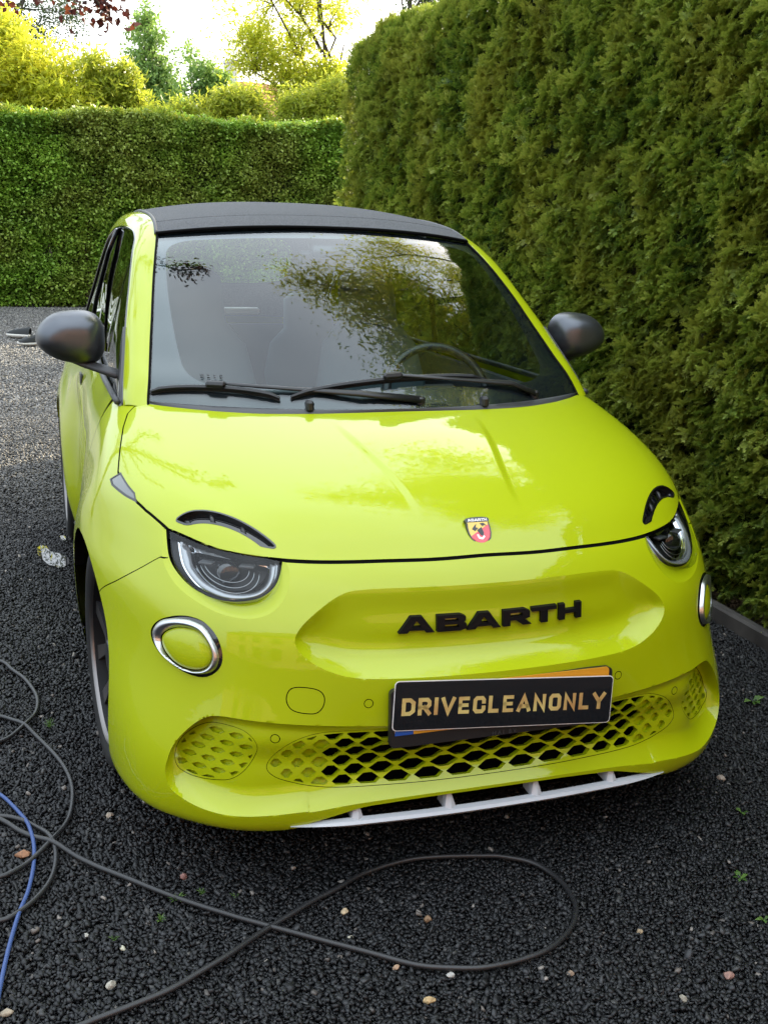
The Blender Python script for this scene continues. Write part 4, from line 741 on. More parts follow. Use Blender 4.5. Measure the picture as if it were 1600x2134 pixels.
# the lamp stands steeper than the painted scoop round it, so its foot comes forward
def tilt(o,b0=.014,full=False):
    c=np.array([v.co for v in o.data.vertices]); k=ss(0,b0,sdf(hlp,abs(c[:,0]),c[:,2])) if not full else 1; c[:,1]-=.33*np.clip(.752-c[:,2],0,.1)*k; o.data.vertices.foreach_set('co',c.astype(np.float32).ravel())
    o.data.update(); return o
for s in(1,-1):
    hlE=part(empty('headlight',(s*.56,.22,.70)))
    zf=lambda V:-(fh(V)+.0035)
    zf0=lambda V:(.7485+.55*np.maximum(abs(V[:,0])-.56,0)**1.3)-V[:,2]
    zf=lambda V:np.minimum(-(fh(V)+.0035),zf0(V)+.012)
    tilt(ring_between('bezel',hlp,inset(hlp,.013),'xz',s,-.016,M_well,hlE,offi=-.019,zf=zf))
    tilt(ring_between('daylight_guide',inset(hlp,.0150),inset(hlp,.031),'xz',s,-.019,M_drl,hlE,bulge=.006,offi=-.026,zf=zf))
    tilt(ring_between('outer_chrome',inset(hlp,.0125),inset(hlp,.0152),'xz',s,-.017,M_rim,hlE,offi=-.019,zf=zf))
    tilt(ring_between('guide_step',inset(hlp,.031),inset(hlp,.036),'xz',s,-.026,M_rim,hlE,offi=-.034,zf=zf))
    tilt(ring_between('reflector_well',inset(hlp,.038),None,'xz',s,-.050,M_well,hlE,zf=zf))
    for ra,rb,dd in((.062,.043,.030),(.053,.035,.034),(.044,.027,.038)):
        pts=[]
        for k in range(25):
            an=math.radians(188+164*k/24); x=.562+ra*math.cos(an); z=.722+rb*math.sin(an); a,c=-.3,.7
            for _ in range(26):
                m=(a+c)/2
                if phi(x,m,z)>0:a=m
                else:c=m
            pts.append((s*x,a+dd-.33*max(.752-z,0),z))
        b=MB(); b.tube(pts,.0009,6); part(b.obj('lens_ridge',M_ridge,None),hlE)
    b=MB(); b.lathe([(0,.0),(-.002,.012),(.002,.022),(.010,.026),(.03,.027)],(s*.558,.212,.705),'y',28); part(autosmooth(b.obj('projector',M_gloss,None)),hlE)
    b=MB(); b.box((s*.600,.265,.722),(.035,.02,.006),Matrix.Rotation(s*.7,3,'Z'),.002); part(b.obj('inner_module',M_grey,None),hlE); b=MB(); b.box((s*.520,.213,.724),(.035,.02,.006),Matrix.Rotation(s*.5,3,'Z'),.002); part(b.obj('inner_module',M_grey,None),hlE)
    ln=tilt(ring_between('lens',hlp,None,'xz',s,-.0085,M_lens,hlE,bulge=.009,zf=zf),.008)
    b=MB()
    # --- ring lamp below
    fo=part(empty('ring_lamp',(s*.655,.2,.555))); fO=smooth_poly(np.array([(q[0],q[2]) for q in F['fogo']]),2); fR=smooth_poly(np.array([(q[0],q[2]) for q in F['fogr']]),2); fD=smooth_poly(np.array([(q[0],q[2]) for q in F['fogd']]),2)
    ring_between('gasket',fO,inset(fR,.002),'xz',s,-.004,M_gloss,fo,offi=-.001,full=False)
    ring_between('metal_ring',inset(fR,.0015),inset(fD,-.001),'xz',s,.002,M_chrome,fo,bulge=.010,offi=.001)
    ring_between('painted_disc',fD,None,'xz',s,-.002,PAINT,fo,bulge=.012)
    # --- clear marker lamp on the wing
    mp=np.array([(q[1],q[2]) for q in F['marker']])
    Vp,Tp=surf_patch(mp,'yz',50,40,sgn=s,full=False,off=-.001); 
    mkl=part(mesh('side_marker_lamp',Vp,Tp.astype(np.int32),principled('marker_clear',(.10,.105,.10),.2,coat=.7),None,True)); f=sdf(mp,Vp[:,1],Vp[:,2])
    V2,T2,_=split(Vp,Tp,f-.004); m=sdf(mp,cent(V2,T2)[:,1],cent(V2,T2)[:,2])<.004; V2,T2=sub(V2,T2,m); N2=grad(V2,G); part(mesh('marker_frame',V2+N2*.0012,T2.astype(np.int32),M_grey,None,True),mkl)
# --- hexagonal grilles
def hexf(x,z,px,pz,wx,wz,x0=0,z0=0):
    """signed distance-like field of the nearest stretched hexagon: lattice with half-step offset rows"""
    best=np.full(x.shape,-1.); ci=np.zeros(x.shape); U=np.sign(x)*HU(abs(x))
    for k in(0,1):
        j=np.round((z-z0)/(2*pz)-.5*k); i=np.round(U-.5*k); cxx=np.sign(i+.5*k)*HX(abs(i+.5*k)); czz=z0+(2*j+k)*pz
        p_=.076-.030*ss(.1,.48,abs(cxx)); sc=1-.36*ss(.33,.50,abs(cxx))
        dx=abs(x-cxx); dz=abs(z-czz); a=(p_/2-.0030)*sc; b=wz/2*(.25+.75*sc)
        f=np.minimum(b-dz,(a-dx-dz*(a*.66)/b)*.52); up=f>best; best=np.where(up,f,best); ci=np.where(up,cxx,ci)
    return best,ci
def grille(name,poly,s,hexfn,through,nu,nv,parent):
    Vp,Tp=surf_patch(inset(poly,.0012),'xz',nu,nv,sgn=1)
    if s<0: Vp[:,0]*=-1; Tp=Tp[:,::-1]
    x,z=Vp[:,0],Vp[:,2]
    f,_=hexfn(abs(x) if s else x,z); edge=sdf(poly,abs(x) if s else x,z)
    hole=lambda V:np.minimum(hexfn(abs(V[:,0]) if s else V[:,0],V[:,2])[0],sdf(poly,abs(V[:,0]) if s else V[:,0],V[:,2])-.0055)
    Vp,Tp,_=split(Vp,Tp,hole(Vp)); C=cent(Vp,Tp); inh=hole(C)>0
    Vg,Tg=sub(Vp,Tp,~inh); o=panel(name,Vg-grad(Vg,G)*.0005,Tg,parent=parent)
    E=np.concatenate([Tg[:,[0,1]],Tg[:,[1,2]],Tg[:,[2,0]]]); Es=np.sort(E,1); u,idx,cnt=np.unique(Es,axis=0,return_index=True,return_counts=True); E=E[idx[cnt==1]]
    mid=Vg[E].mean(1); m=(sdf(poly,abs(mid[:,0]) if s else mid[:,0],mid[:,2])>.004); E=E[m]; u,i=np.unique(E,return_inverse=True); i=i.reshape(-1,2); P=Vg[u]; N=grad(P,G)
    cxx=hexfn(abs(P[:,0]) if s else P[:,0],P[:,2])[1]; dep=np.where(through(cxx),.016,.013); off=np.zeros_like(P); off[:,1]=dep; off[:,2]=-.10*dep*3; Q=P+off; n=len(u)
    part(mesh('cell_wall',np.concatenate([P,Q]),np.stack([i[:,1],i[:,0],i[:,0]+n,i[:,1]+n],1),PAINT,None,False),o)
    Vh_,Th_=sub(Vp,Tp,inh); ch=hexfn(abs(cent(Vh_,Th_)[:,0]) if s else cent(Vh_,Th_)[:,0],cent(Vh_,Th_)[:,2])[1]; cl_=~through(ch)
    if cl_.any():
        off=np.array([0,.013,-.0039]); cs=cent(Vh_,Th_)[:,0]
        for sg in(-1,1):
            if (cl_&(cs*sg>0)).any(): V3,T3=sub(Vh_,Th_,cl_&(cs*sg>0)); part(mesh('cell_floor',V3+off,T3.astype(np.int32),PAINT,None,True),o)
    return o
_xx=np.linspace(0,.6,601); _pp=1/(.076-.030*ss(.1,.48,_xx)); _uu=np.r_[0,np.cumsum((_pp[1:]+_pp[:-1])/2*.001)]
HU=lambda x:np.interp(x,_xx,_uu); HX=lambda u:np.interp(u,_uu,_xx)
hx=lambda x,z:hexf(x,z,0,.0240,0,.0268,0,.2760)
g=grille('lower_grille',gr_poly,0,hx,lambda c:abs(c)<.385,430,90,None)
hs_=lambda x,z:hexfs(x,z)
def hexfs(x,z):
    best=np.full(x.shape,-1.);ci=np.zeros(x.shape); zz=z-.10*(x-.61)*0; px,pz=.036,.0226
    for k in(0,1):
        j=np.round((zz-.337)/(2*pz)-.5*k); i=np.round((x-.605)/px-.5*k); cxx=.605+(i+.5*k)*px; czz=.337+(2*j+k)*pz; dx=abs(x-cxx+.35*(zz-czz)); dz=abs(zz-czz)
        f=np.minimum(.0062-dz,(.0140-dx-dz*1.25)*.6); up=f>best; best=np.where(up,f,best); ci=np.where(up,cxx,ci)
    return best,ci
for s in(1,-1): grille('side_grille',sg_poly,s,hexfs,lambda c:c>9,110,90,None)
# thin dark joint round the grilles
for poly,s in((gr_poly,0),(sg_poly,1),(sg_poly,-1)):
    for _ in (0,):
        Vp,Tp=surf_patch(inset(poly,-.004),'xz',300 if s==0 else 90,60,sgn=1)
        if s<0: Vp[:,0]*=-1;Tp=Tp[:,::-1]
        x=abs(Vp[:,0]) if s else Vp[:,0]; q=lambda V:.005-abs(sdf(poly,abs(V[:,0]) if s else V[:,0],V[:,2])); Vp,Tp,_=split(Vp,Tp,q(Vp)); m=q(cent(Vp,Tp))>0; Vp,Tp=sub(Vp,Tp,m); part(mesh('grille_joint',Vp-grad(Vp,G)*.004,Tp.astype(np.int32),M_gap,None,True),bumper)
b=MB(); b.box((0,.115,.335),(1.02,.01,.19)); b.box((0,.13,.20),(1.0,.02,.12)); part(b.obj('grille_backing',M_under,None,False))  # black backing added to stop light leaking through the grille holes

# --- body sides and tail
def phi2(x,y,z):
    a=abs(x)+ss(1.10,1.50,y)*ss(2.72,2.35,y)*(.045*ss(.90,.62,z)+.020*ss(.34,.18,z))
    f=smax(a-(Wz(z)+flare(y,z)-.036*ss(1.2,2.6,y)-.01*ss(2.6,3.7,y)),z-1.0+0*y,.09)
    return smax(f,y-(3.66-.36*(abs(x)/.83)**4-.20*np.clip((z-.62)/.4,0,1)**2-.05*np.clip((.35-z)/.2,0,1)),.10)
def grad2(V,h=.001):
    n=np.empty_like(V)
    for k in range(3):
        d=np.zeros(3);d[k]=h; n[:,k]=phi2(*(V+d).T)-phi2(*(V-d).T)
    return n/np.linalg.norm(n,axis=1,keepdims=True)
def bis(fn,a,b,n=34):
    for _ in range(n):
        m=(a+b)/2;o=fn(m)>0;a=np.where(o,m,a);b=np.where(o,b,m)
    return (a+b)/2
U,W_=np.meshgrid(np.linspace(1.085,3.32,300),np.linspace(.165,.966,110)); U=U.ravel();W_=W_.ravel()
Xs=bis(lambda t:phi2(t,U,W_),np.full(len(U),1.1),np.full(len(U),.3))
door_poly=smooth_poly([(1.089,1.1),(1.089,.9),(1.089,.42),(1.13,.255),(1.2,.25),(2.02,.25),(2.10,.27),(2.17,.45),(2.23,.7),(2.245,.9),(2.25,1.1)],2)
for s in(1,-1):
    Vs_=np.stack([s*Xs,U,W_],1); Ts_=gridT(300,110); Ts_=Ts_ if s>0 else Ts_[:,::-1]
    fa=lambda V:np.hypot(V[:,1]-3.03,V[:,2]-.31)-.352; fd=lambda V:sdf(door_poly,V[:,1],V[:,2]); Vs_,Ts_,_=split(Vs_,Ts_,fa(Vs_)); Vs_,Ts_=sub(Vs_,Ts_,fa(cent(Vs_,Ts_))>0)
    for o in(-.002,.002): Vs_,Ts_,_=split(Vs_,Ts_,fd(Vs_)-o)
    c=cent(Vs_,Ts_); d=fd(c)
    dm=sub(Vs_,Ts_,d>.002); do=panel('door',*dm,N=grad2(dm[0])); qm=sub(Vs_,Ts_,d<-.002); qo=panel('rear_wing' ,*qm,N=grad2(qm[0]))
    sm=sub(Vs_,Ts_,abs(d)<.012); N_=grad2(sm[0]); panel('door_seam',sm[0]-N_*.006,sm[1],M_gap,N=N_)
    rim('arch_lip',qm[0],qm[1],fa,.028,PAINT,qo,dirv=(-s,0,0))
    # handle
    b=MB(); xx=float(bis(lambda t:phi2(t,np.array([2.17]),np.array([.86])),np.array([1.1]),np.array([.3]))[0]); b.box((s*(xx+.003),2.17,.86),(.008,.07,.045),bev=.003); part(b.obj('handle',M_black,None),do)
    # sill blade
    b=MB(); xx=.80; b.tube([(s*.76,1.16,.175),(s*.735,1.6,.17),(s*.735,2.2,.17),(s*.76,2.64,.175)],[.018]*4,6); part(b.obj('sill',M_black,None))
A2,Z2=np.meshgrid(np.radians(np.linspace(-88,88,160)),np.linspace(.17,.998,70)); A2=A2.ravel();Z2=Z2.ravel()
R2=bis(lambda t:phi2(t*np.sin(A2),3.1+t*np.cos(A2),Z2),np.full(len(A2),1.5),np.full(len(A2),.1)); Vt=np.stack([R2*np.sin(A2),3.1+R2*np.cos(A2),Z2],1); Tt=gridT(160,70)[:,::-1]
ft=lambda V:V[:,1]-3.318; Vt,Tt,_=split(Vt,Tt,ft(Vt)); Vt,Tt=sub(Vt,Tt,ft(cent(Vt,Tt))>0); panel('rear_bumper',Vt,Tt,N=grad2(Vt))
for s in(1,-1):
    b=MB(); b.lathe([(.0,.0),(.012,.03),(.008,.055),(-.02,.06)],(s*.70,3.45,.72),'y',24); part(b.obj('tail_lamp',principled('tail_red',(.5,.01,.01),.1,coat=1),None))
b=MB(); b.box((0,3.63,.50),(.52,.012,.11),bev=.003); part(b.obj('rear_plate',M_yelp,None))
M_seatd=principled('cabin_trim',(.05,.052,.055),.8)
# deck and dark inner tub
b=MB(); b.add([(-.70,1.02,.93),(.70,1.02,.93),(.60,.86,.93),(-.60,.86,.93)],[(0,1,2,3)]); b.box((0,2.25,.20),(1.30,2.3,.03)); b.box((0,1.0,.55),(1.25,.05,.72)); b.box((0,2.0,.172),(1.40,3.3,.02)); b.box((0,3.25,.6),(1.3,.03,.72))
b.box((.67,2.1,.60),(.03,2.2,.68)); b.box((-.67,2.1,.60),(.03,2.2,.68)); b.box((0,.45,.40),(.9,.03,.5)); part(b.obj('cabin_tub',M_seatd,None,False))
# --- greenhouse: windscreen
def arcp(P):
    d=np.r_[0,np.cumsum(np.linalg.norm(np.diff(P,axis=0),axis=1))];return d/d[-1]
Ip=np.array([(.6485,.905,.958),(.647,.921,.972),(.637,.971,1.02),(.625,1.044,1.068),(.613,1.118,1.119),(.6,1.192,1.171),(.587,1.27,1.226),(.572,1.358,1.282),(.554,1.456,1.34),(.531,1.589,1.401)])
_ti=arcp(Ip); fI=[spl(_ti,Ip[:,k]) for k in range(3)]
def WS(u,v):
    u=np.asarray(u,float);v=np.asarray(v,float); E=np.stack([f(v) for f in fI],-1); C=np.array([0,.700,.955])+np.array([0,.80,.477])*v[...,None]
    C=C+(np.array([0,-.512,.859])*.028)*(4*v*(1-v))[...,None]; w_=(abs(u)**2.2)[...,None]; P=C*(1-w_)+E*w_; P[...,0]=E[...,0]*u; return P
def pgrid(fn,nu,nv,u0=-1,u1=1,v0=0,v1=1):
    U,V_=np.meshgrid(np.linspace(u0,u1,nu),np.linspace(v0,v1,nv)); return fn(U.ravel(),V_.ravel()),gridT(nu,nv),U.ravel(),V_.ravel()
P_,T_,U_,V_=pgrid(WS,80,60); ws=part(mesh('windscreen',P_,T_.astype(np.int32),M_glass,None,True))
# printed black border on the inside of the glass
def frit_sd(u,v):
    uu=abs(u); lim=.945-.13*(1-v)**2.2; fx=(lim-uu)*.6; b=.115+.0*uu; fz=np.minimum(v-b,.935-v)*.93
    k=.10; a1=np.minimum(fx,fz); h=np.maximum(k-abs(fx-fz),0)/k; return a1-h*h*k/4
P_,T_,U_,V_=pgrid(WS,200,140,-.998,.998,.002,.998); f=frit_sd(U_,V_); X4=np.concatenate([P_,np.stack([U_,V_],1)],1); X4,T4,_=split(X4,T_,f); m=frit_sd(X4[T4][:,:,3].mean(1),X4[T4][:,:,4].mean(1))<0; X4,T4=sub(X4,T4,m)
part(mesh('printed_border',X4[:,:3]+np.array([0,.0015,-.0035]),T4.astype(np.int32),principled('frit',(.012,.013,.016),.25),None,True),ws)
b=MB()   # sensor housing and small inspection marks by the lower corner
hb=WS(np.array([0.0]),np.array([.93]))[0]; b.box((0,hb[1]+.03,hb[2]-.03),(.12,.09,.035),Matrix.Rotation(.55,3,'X'),.01); part(b.obj('sensor_housing',M_black,None),ws)
b=MB()
for i,(u,wd) in enumerate(((-.79,.9),(-.765,.6),(-.74,.35),(-.715,.7))):
    q=WS(np.array([u]),np.array([.145]))[0]; 
    for k in range(2): b.box((q[0],q[1]-.002+.007*k,q[2]+.004+.0045*k),(.011*wd,.001,.0028),Matrix.Rotation(.5,3,'X'))
part(b.obj('glass_mark',M_grey,None,False),ws)
# pillar / cantrail strip
PR=np.array([[(.6485,.905,.958),(.707,.985,.955)],[(.647,.921,.972),(.705,1.003,.975)],[(.637,.971,1.02),(.695,1.077,1.032)],[(.625,1.044,1.068),(.683,1.153,1.088)],[(.613,1.118,1.119),(.669,1.24,1.150)],[(.6,1.192,1.171),(.654,1.325,1.206)],[(.587,1.27,1.226),(.640,1.40,1.254)],[(.572,1.358,1.282),(.626,1.475,1.303)],[(.554,1.456,1.34),(.610,1.56,1.350)],
 [(.533,1.580,1.399),(.592,1.66,1.388)],[(.522,1.70,1.437),(.586,1.78,1.408)],[(.516,1.95,1.462),(.590,1.98,1.417)],[(.512,2.2,1.470),(.595,2.2,1.412)],[(.510,2.5,1.450),(.603,2.45,1.382)],[(.508,2.8,1.405),(.620,2.66,1.295)],[(.505,3.0,1.335),(.643,2.78,1.190)],[(.505,3.16,1.225),(.673,2.86,1.075)],[(.515,3.30,1.08),(.70,2.90,.975)],[(.54,3.40,.965),(.712,2.98,.955)]],float)
def strip(s,t,sd_,bul=.012):
    tt=arcp(PR[:,0]+PR[:,1]); A=np.stack([pchip(tt,PR[:,0,k])(t) for k in range(3)],-1); B=np.stack([pchip(tt,PR[:,1,k])(t) for k in range(3)],-1); q=s[...,None]; P=A*(1-q)+B*q
    out=np.stack([.75+0*t,-.35*(t<.5)+0*t,.62+0*t],-1); P=P+out*(bul*4*s*(1-s)+ .010*np.sin(np.pi*np.clip(s,0,1))*ss(.40,.5,t))[...,None]; P[...,0]*=sd_; return P
for s in(1,-1):
    P_,T_,_,_=pgrid(lambda u,v:strip(u,v,s),18,160,0,1); T_=T_[:,::-1] if s<0 else T_
    pil=part(mesh('pillar_and_roof_rail',P_,T_.astype(np.int32),PAINT,None,True))
    e=strip(np.zeros(160),np.linspace(0,1,160),s); b=MB(); b.tube((e+np.array([-s*.002,.0,.0])),.004,6); part(b.obj('glass_seal',M_gap,None),pil)
    e=strip(np.ones(160),np.linspace(0,1,160),s); b=MB(); b.tube(e+np.array([-s*.003,0,-.001]),.0055,8); part(b.obj('window_trim',M_gloss,None),pil)
    # side glass: ruled between belt and the strip's outer edge
    tp=strip(np.ones(120),np.linspace(.0,.955,120),1)+np.array([-.006,0,-.003]); yb=np.linspace(1.00,2.90,120); xb=bis(lambda t:phi2(t,yb,np.full(120,.962)),np.full(120,1.1),np.full(120,.3))-.012
    bt=np.stack([xb,yb,np.full(120,.955)],1); k=np.linspace(0,1,12)[:,None,None]; G_=(bt[None]*(1-k)+tp[None]*k); G_[...,0]+=.012*np.sin(np.pi*k[...,0]); G_[...,0]*=s
    T_=gridT(120,12); T_=T_[:,::-1] if s<0 else T_
    part(mesh('side_window',G_.reshape(-1,3),T_.astype(np.int32),M_side,None,True))
    # belt trim, and the division bar between door glass and rear quarter glass
    b=MB(); b.tube([(s*(x+.010),y,.964) for x,y in zip(xb[::8],yb[::8])],[.009]*len(xb[::8]),8); part(b.obj('belt_trim',M_grey,None))
    b=MB(); b.tube([(s*.712,2.30,.96),(s*.675,2.27,1.15),(s*.63,2.22,1.32),(s*.598,2.18,1.405)],[.013]*4,8,flat=.5); part(b.obj('division_bar',M_gloss,None))
    # black sail piece at the foot of the pillar, carrying the mirror
    b=MB(); q=[(.709,1.00,.957),(.702,1.035,1.005),(.688,1.12,1.070),(.672,1.225,1.145),(.690,1.235,1.03),(.708,1.235,.957)]
    b.add([(s*(x+.006),y,z) for x,y,z in q]+[(s*(x-.012),y,z) for x,y,z in q],[(0,1,2,5),(2,3,4,5),(6,11,8,7),(8,11,10,9),(0,5,11,6),(0,6,7,1),(1,7,8,2),(2,8,9,3)]); part(autosmooth(b.obj('mirror_sail',M_grey,None)))
# filler between wing top, pillar foot and door: closes the body to the belt line
# --- fabric roof running back to the tail, with its rear window
RC=np.array([(0,1.497,1.434),(0,1.58,1.462),(0,1.70,1.487),(0,1.95,1.510),(0,2.3,1.513),(0,2.7,1.485),(0,3.0,1.415),(0,3.2,1.285),(0,3.34,1.13),(0,3.44,.975)])
RE=np.array([(.533,1.583,1.401),(.526,1.66,1.427),(.519,1.78,1.447),(.516,1.98,1.464),(.512,2.3,1.468),(.508,2.65,1.434),(.506,2.92,1.372),(.505,3.12,1.255),(.514,3.26,1.115),(.54,3.385,.97)])
tc_=arcp(RC); fC=[spl(tc_,RC[:,k]) for k in range(3)]; fE=[spl(tc_,RE[:,k]) for k in range(3)]
def RS(u,v):
    C=np.stack([f(v) for f in fC],-1);E=np.stack([f(v) for f in fE],-1); w_=(abs(u)**2.4)[...,None]; P=C*(1-w_)+E*w_; P[...,0]=E[...,0]*u; return P
P_,T_,U_,V_=pgrid(RS,90,160); X4=np.concatenate([P_,np.stack([U_,V_],1)],1); rw=smooth_poly([(-.56,.735),(.56,.735),(.62,.885),(.4,.905),(-.4,.905),(-.62,.885)],2); f=sdf(rw,U_,V_); X4,T4,_=split(X4,T_,f); C3=X4[T4]; m=sdf(rw,C3[:,:,3].mean(1),C3[:,:,4].mean(1))>0
a=sub(X4,T4,~m); roof=part(mesh('fabric_roof',a[0][:,:3]+[0,0,.004],a[1].astype(np.int32),M_fabric,None,True)); a=sub(X4,T4,m); part(mesh('rear_window',a[0][:,:3],a[1].astype(np.int32),M_side if False else glassmat('rear_glass',(.7,.72,.7),1.5,1),None,True))
u=np.linspace(-1,1,60); e=RS(u,np.full(60,.0)); b=MB(); b.tube(e+np.array([0,-.002,.003]),.0055,8); part(b.obj('header_seam',M_gap,None),roof)
for vv,rr in((.055,.0018),): 
    e=RS(u,np.full(60,vv)); b=MB(); b.tube(e+np.array([0,0,.0035]),rr,6); part(b.obj('roof_stitching',M_fabric,None),roof)
for s in(1,-1):
    e=RS(np.full(90,s*1.0),np.linspace(0,1,90)); b=MB(); b.tube(e+np.array([0,0,.002]),.006,8); part(b.obj('roof_seal',M_grey,None),roof)
P_,T_,_,_=pgrid(lambda u,v:RS(u,v)+np.array([0,0,-.03]),30,40,-.97,.97,.05,.60); part(mesh('headlining',P_,T_[:,::-1].astype(np.int32),M_lining,None,True))
# --- cowl panel, nozzles, wipers
cx_=np.linspace(-.645,.645,80); A_=np.stack([cx_,cowlf(abs(cx_))+.0035,np.full(80,.9655)],1); k=np.linspace(0,1,6)[:,None,None]
wsb=WS(cx_/.6485,np.full(80,.028)); B_=wsb+np.array([0,-.004,.004]); Gc=A_[None]*(1-k)+B_[None]*k; Gc[...,2]+=.004*np.sin(np.pi*k[...,0]); cowl=part(mesh('cowl_panel',Gc.reshape(-1,3),gridT(80,6)[:,::-1].astype(np.int32)[:,::-1],M_grey,None,True))
b=MB()
for x0,x1 in((.05,.155),(.30,.44)):
    for i in range(int((x1-x0)/.0075)):
        for j in range(4):
            x=x0+.0075*i+.00375*(j%2); y=float(cowlf(abs(x)))+.010+.0065*j
            tt=(y-float(cowlf(abs(x))))/.03; z=.9655+.013*tt+.0015
            b.lathe([(.004,.0026),(.0042,0)],(x,y,z),'z',6)
part(b.obj('air_intake_mesh',M_gap,None,False),cowl)
for x in(-.246,.258):
    b=MB(); y=float(cowlf(abs(x)))+.014; b.box((x,y+.002,.985),(.021,.030,.030),bev=.006); part(autosmooth(b.obj('washer_nozzle',M_black,None)))
def wiper(hub,a,b_,arm,piv,bow):
    w=part(empty('wiper',piv)); a,b_,hub,arm,piv=[np.array(q,float) for q in(a,b_,hub,arm,piv)]; n=np.array([0,-.45,.89])
    P=[];m=14
    for i in range(m+1):
        t=i/m; h=(hub-a)@(b_-a)/((b_-a)@(b_-a)); q=a+(b_-a)*t; d=hub-(a+(b_-a)*h); q=q+d*(4*t*(1-t))**.6; P.append(q+n*.012)
    b=MB(); b.tube(P,[.004]+[.0065]*(m-1)+[.004],6); part(b.obj('blade_spine',M_black,None,False),w)
    b=MB(); b.tube([q-n*.009 for q in P],.0045,5); part(b.obj('rubber_blade',M_rubber,None,False),w)
    hubp=P[int(round(h*m))]; d=(b_-a)/np.linalg.norm(b_-a); R=Matrix((d,np.cross(n,d),n)).transposed()
    b=MB(); b.box(tuple(hubp+n*.010),(.055,.020,.020),R,.006); part(autosmooth(b.obj('blade_clip',M_black,None)),w)
    A=[hubp+n*.014,hubp*.5+arm*.5+n*.016,arm+n*.018,piv+n*.010]; b=MB(); b.tube(A,[.0055,.008,.012,.014],8,flat=.55,up=(0,-.45,.89)); part(b.obj('arm',M_black,None),w)
    b=MB(); b.lathe([(-.03,.013),(.012,.014),(.016,.010),(.017,0)],tuple(piv),'z',16); part(autosmooth(b.obj('pivot_cap',M_black,None)),w)
wiper((-.476,.869,1.009),(-.636,.941,.990),(-.315,.791,.989),(-.10,.765,.996),(.071,.750,.985),1)
wiper((.013,.809,1.034),(-.285,.790,.992),(.298,.838,1.024),(.38,.835,1.006),(.457,.832,.982),1)
# --- mirrors
def mirror(s):
    M_=part(empty('door_mirror',(s*.80,1.27,1.10))); Vv=[];nu,nv=36,22
    for j in range(nv+1):
        a=math.pi/2*j/nv    # 0 at the glass rim, pi/2 at the front pole
        for i in range(nu):
            t=2*math.pi*i/nu; c,s_=math.cos(t),math.sin(t); e=2/2.7
            X=np.sign(c)*abs(c)**e; Z=np.sign(s_)*abs(s_)**e; r=math.cos(a)**.62
            w=.098; hgt=(.082*(1-.10*X) if Z>0 else .070*(1+.26*(-X)))*(1-.30*max(X,0)**3)
            sk=.012*X*0
            Vv.append((s*(.826+w*X*r-.004),1.305-.105*math.sin(a)**.9+.0*X,1.103+hgt*Z*r+.006*math.sin(a)+sk))
    F_=[(j*nu+i,j*nu+(i+1)%nu,(j+1)*nu+(i+1)%nu,(j+1)*nu+i) for j in range(nv) for i in range(nu)]
    Vv=np.array(Vv); ctr=np.array([s*.822,1.30,1.10])
    up=[f for f in F_ if np.mean([Vv[k][2]-.10*s*(Vv[k][0]-ctr[0]) for k in f])>1.050]; lo=[f for f in F_ if f not in up]
    o=mesh('cap',Vv,up,M_mirror,None,True); part(autosmooth(o,60),M_); o=mesh('lower_shell',Vv,lo,M_black,None,True); part(autosmooth(o,60),M_)
    b=MB(); b.add([tuple(q) for q in Vv[:nu]],[tuple(range(nu))]); g=part(b.obj('mirror_glass',principled('mirror_silver',(.8,.8,.8),.02,metal=1),None,False),M_)
    b=MB(); b.tube([(s*.690,1.18,1.010),(s*.74,1.235,1.022),(s*.79,1.275,1.035),(s*.83,1.29,1.05)],[.024,.022,.020,.016],10,flat=.6); part(b.obj('arm',M_grey,None),M_)
for s in(1,-1): mirror(s)
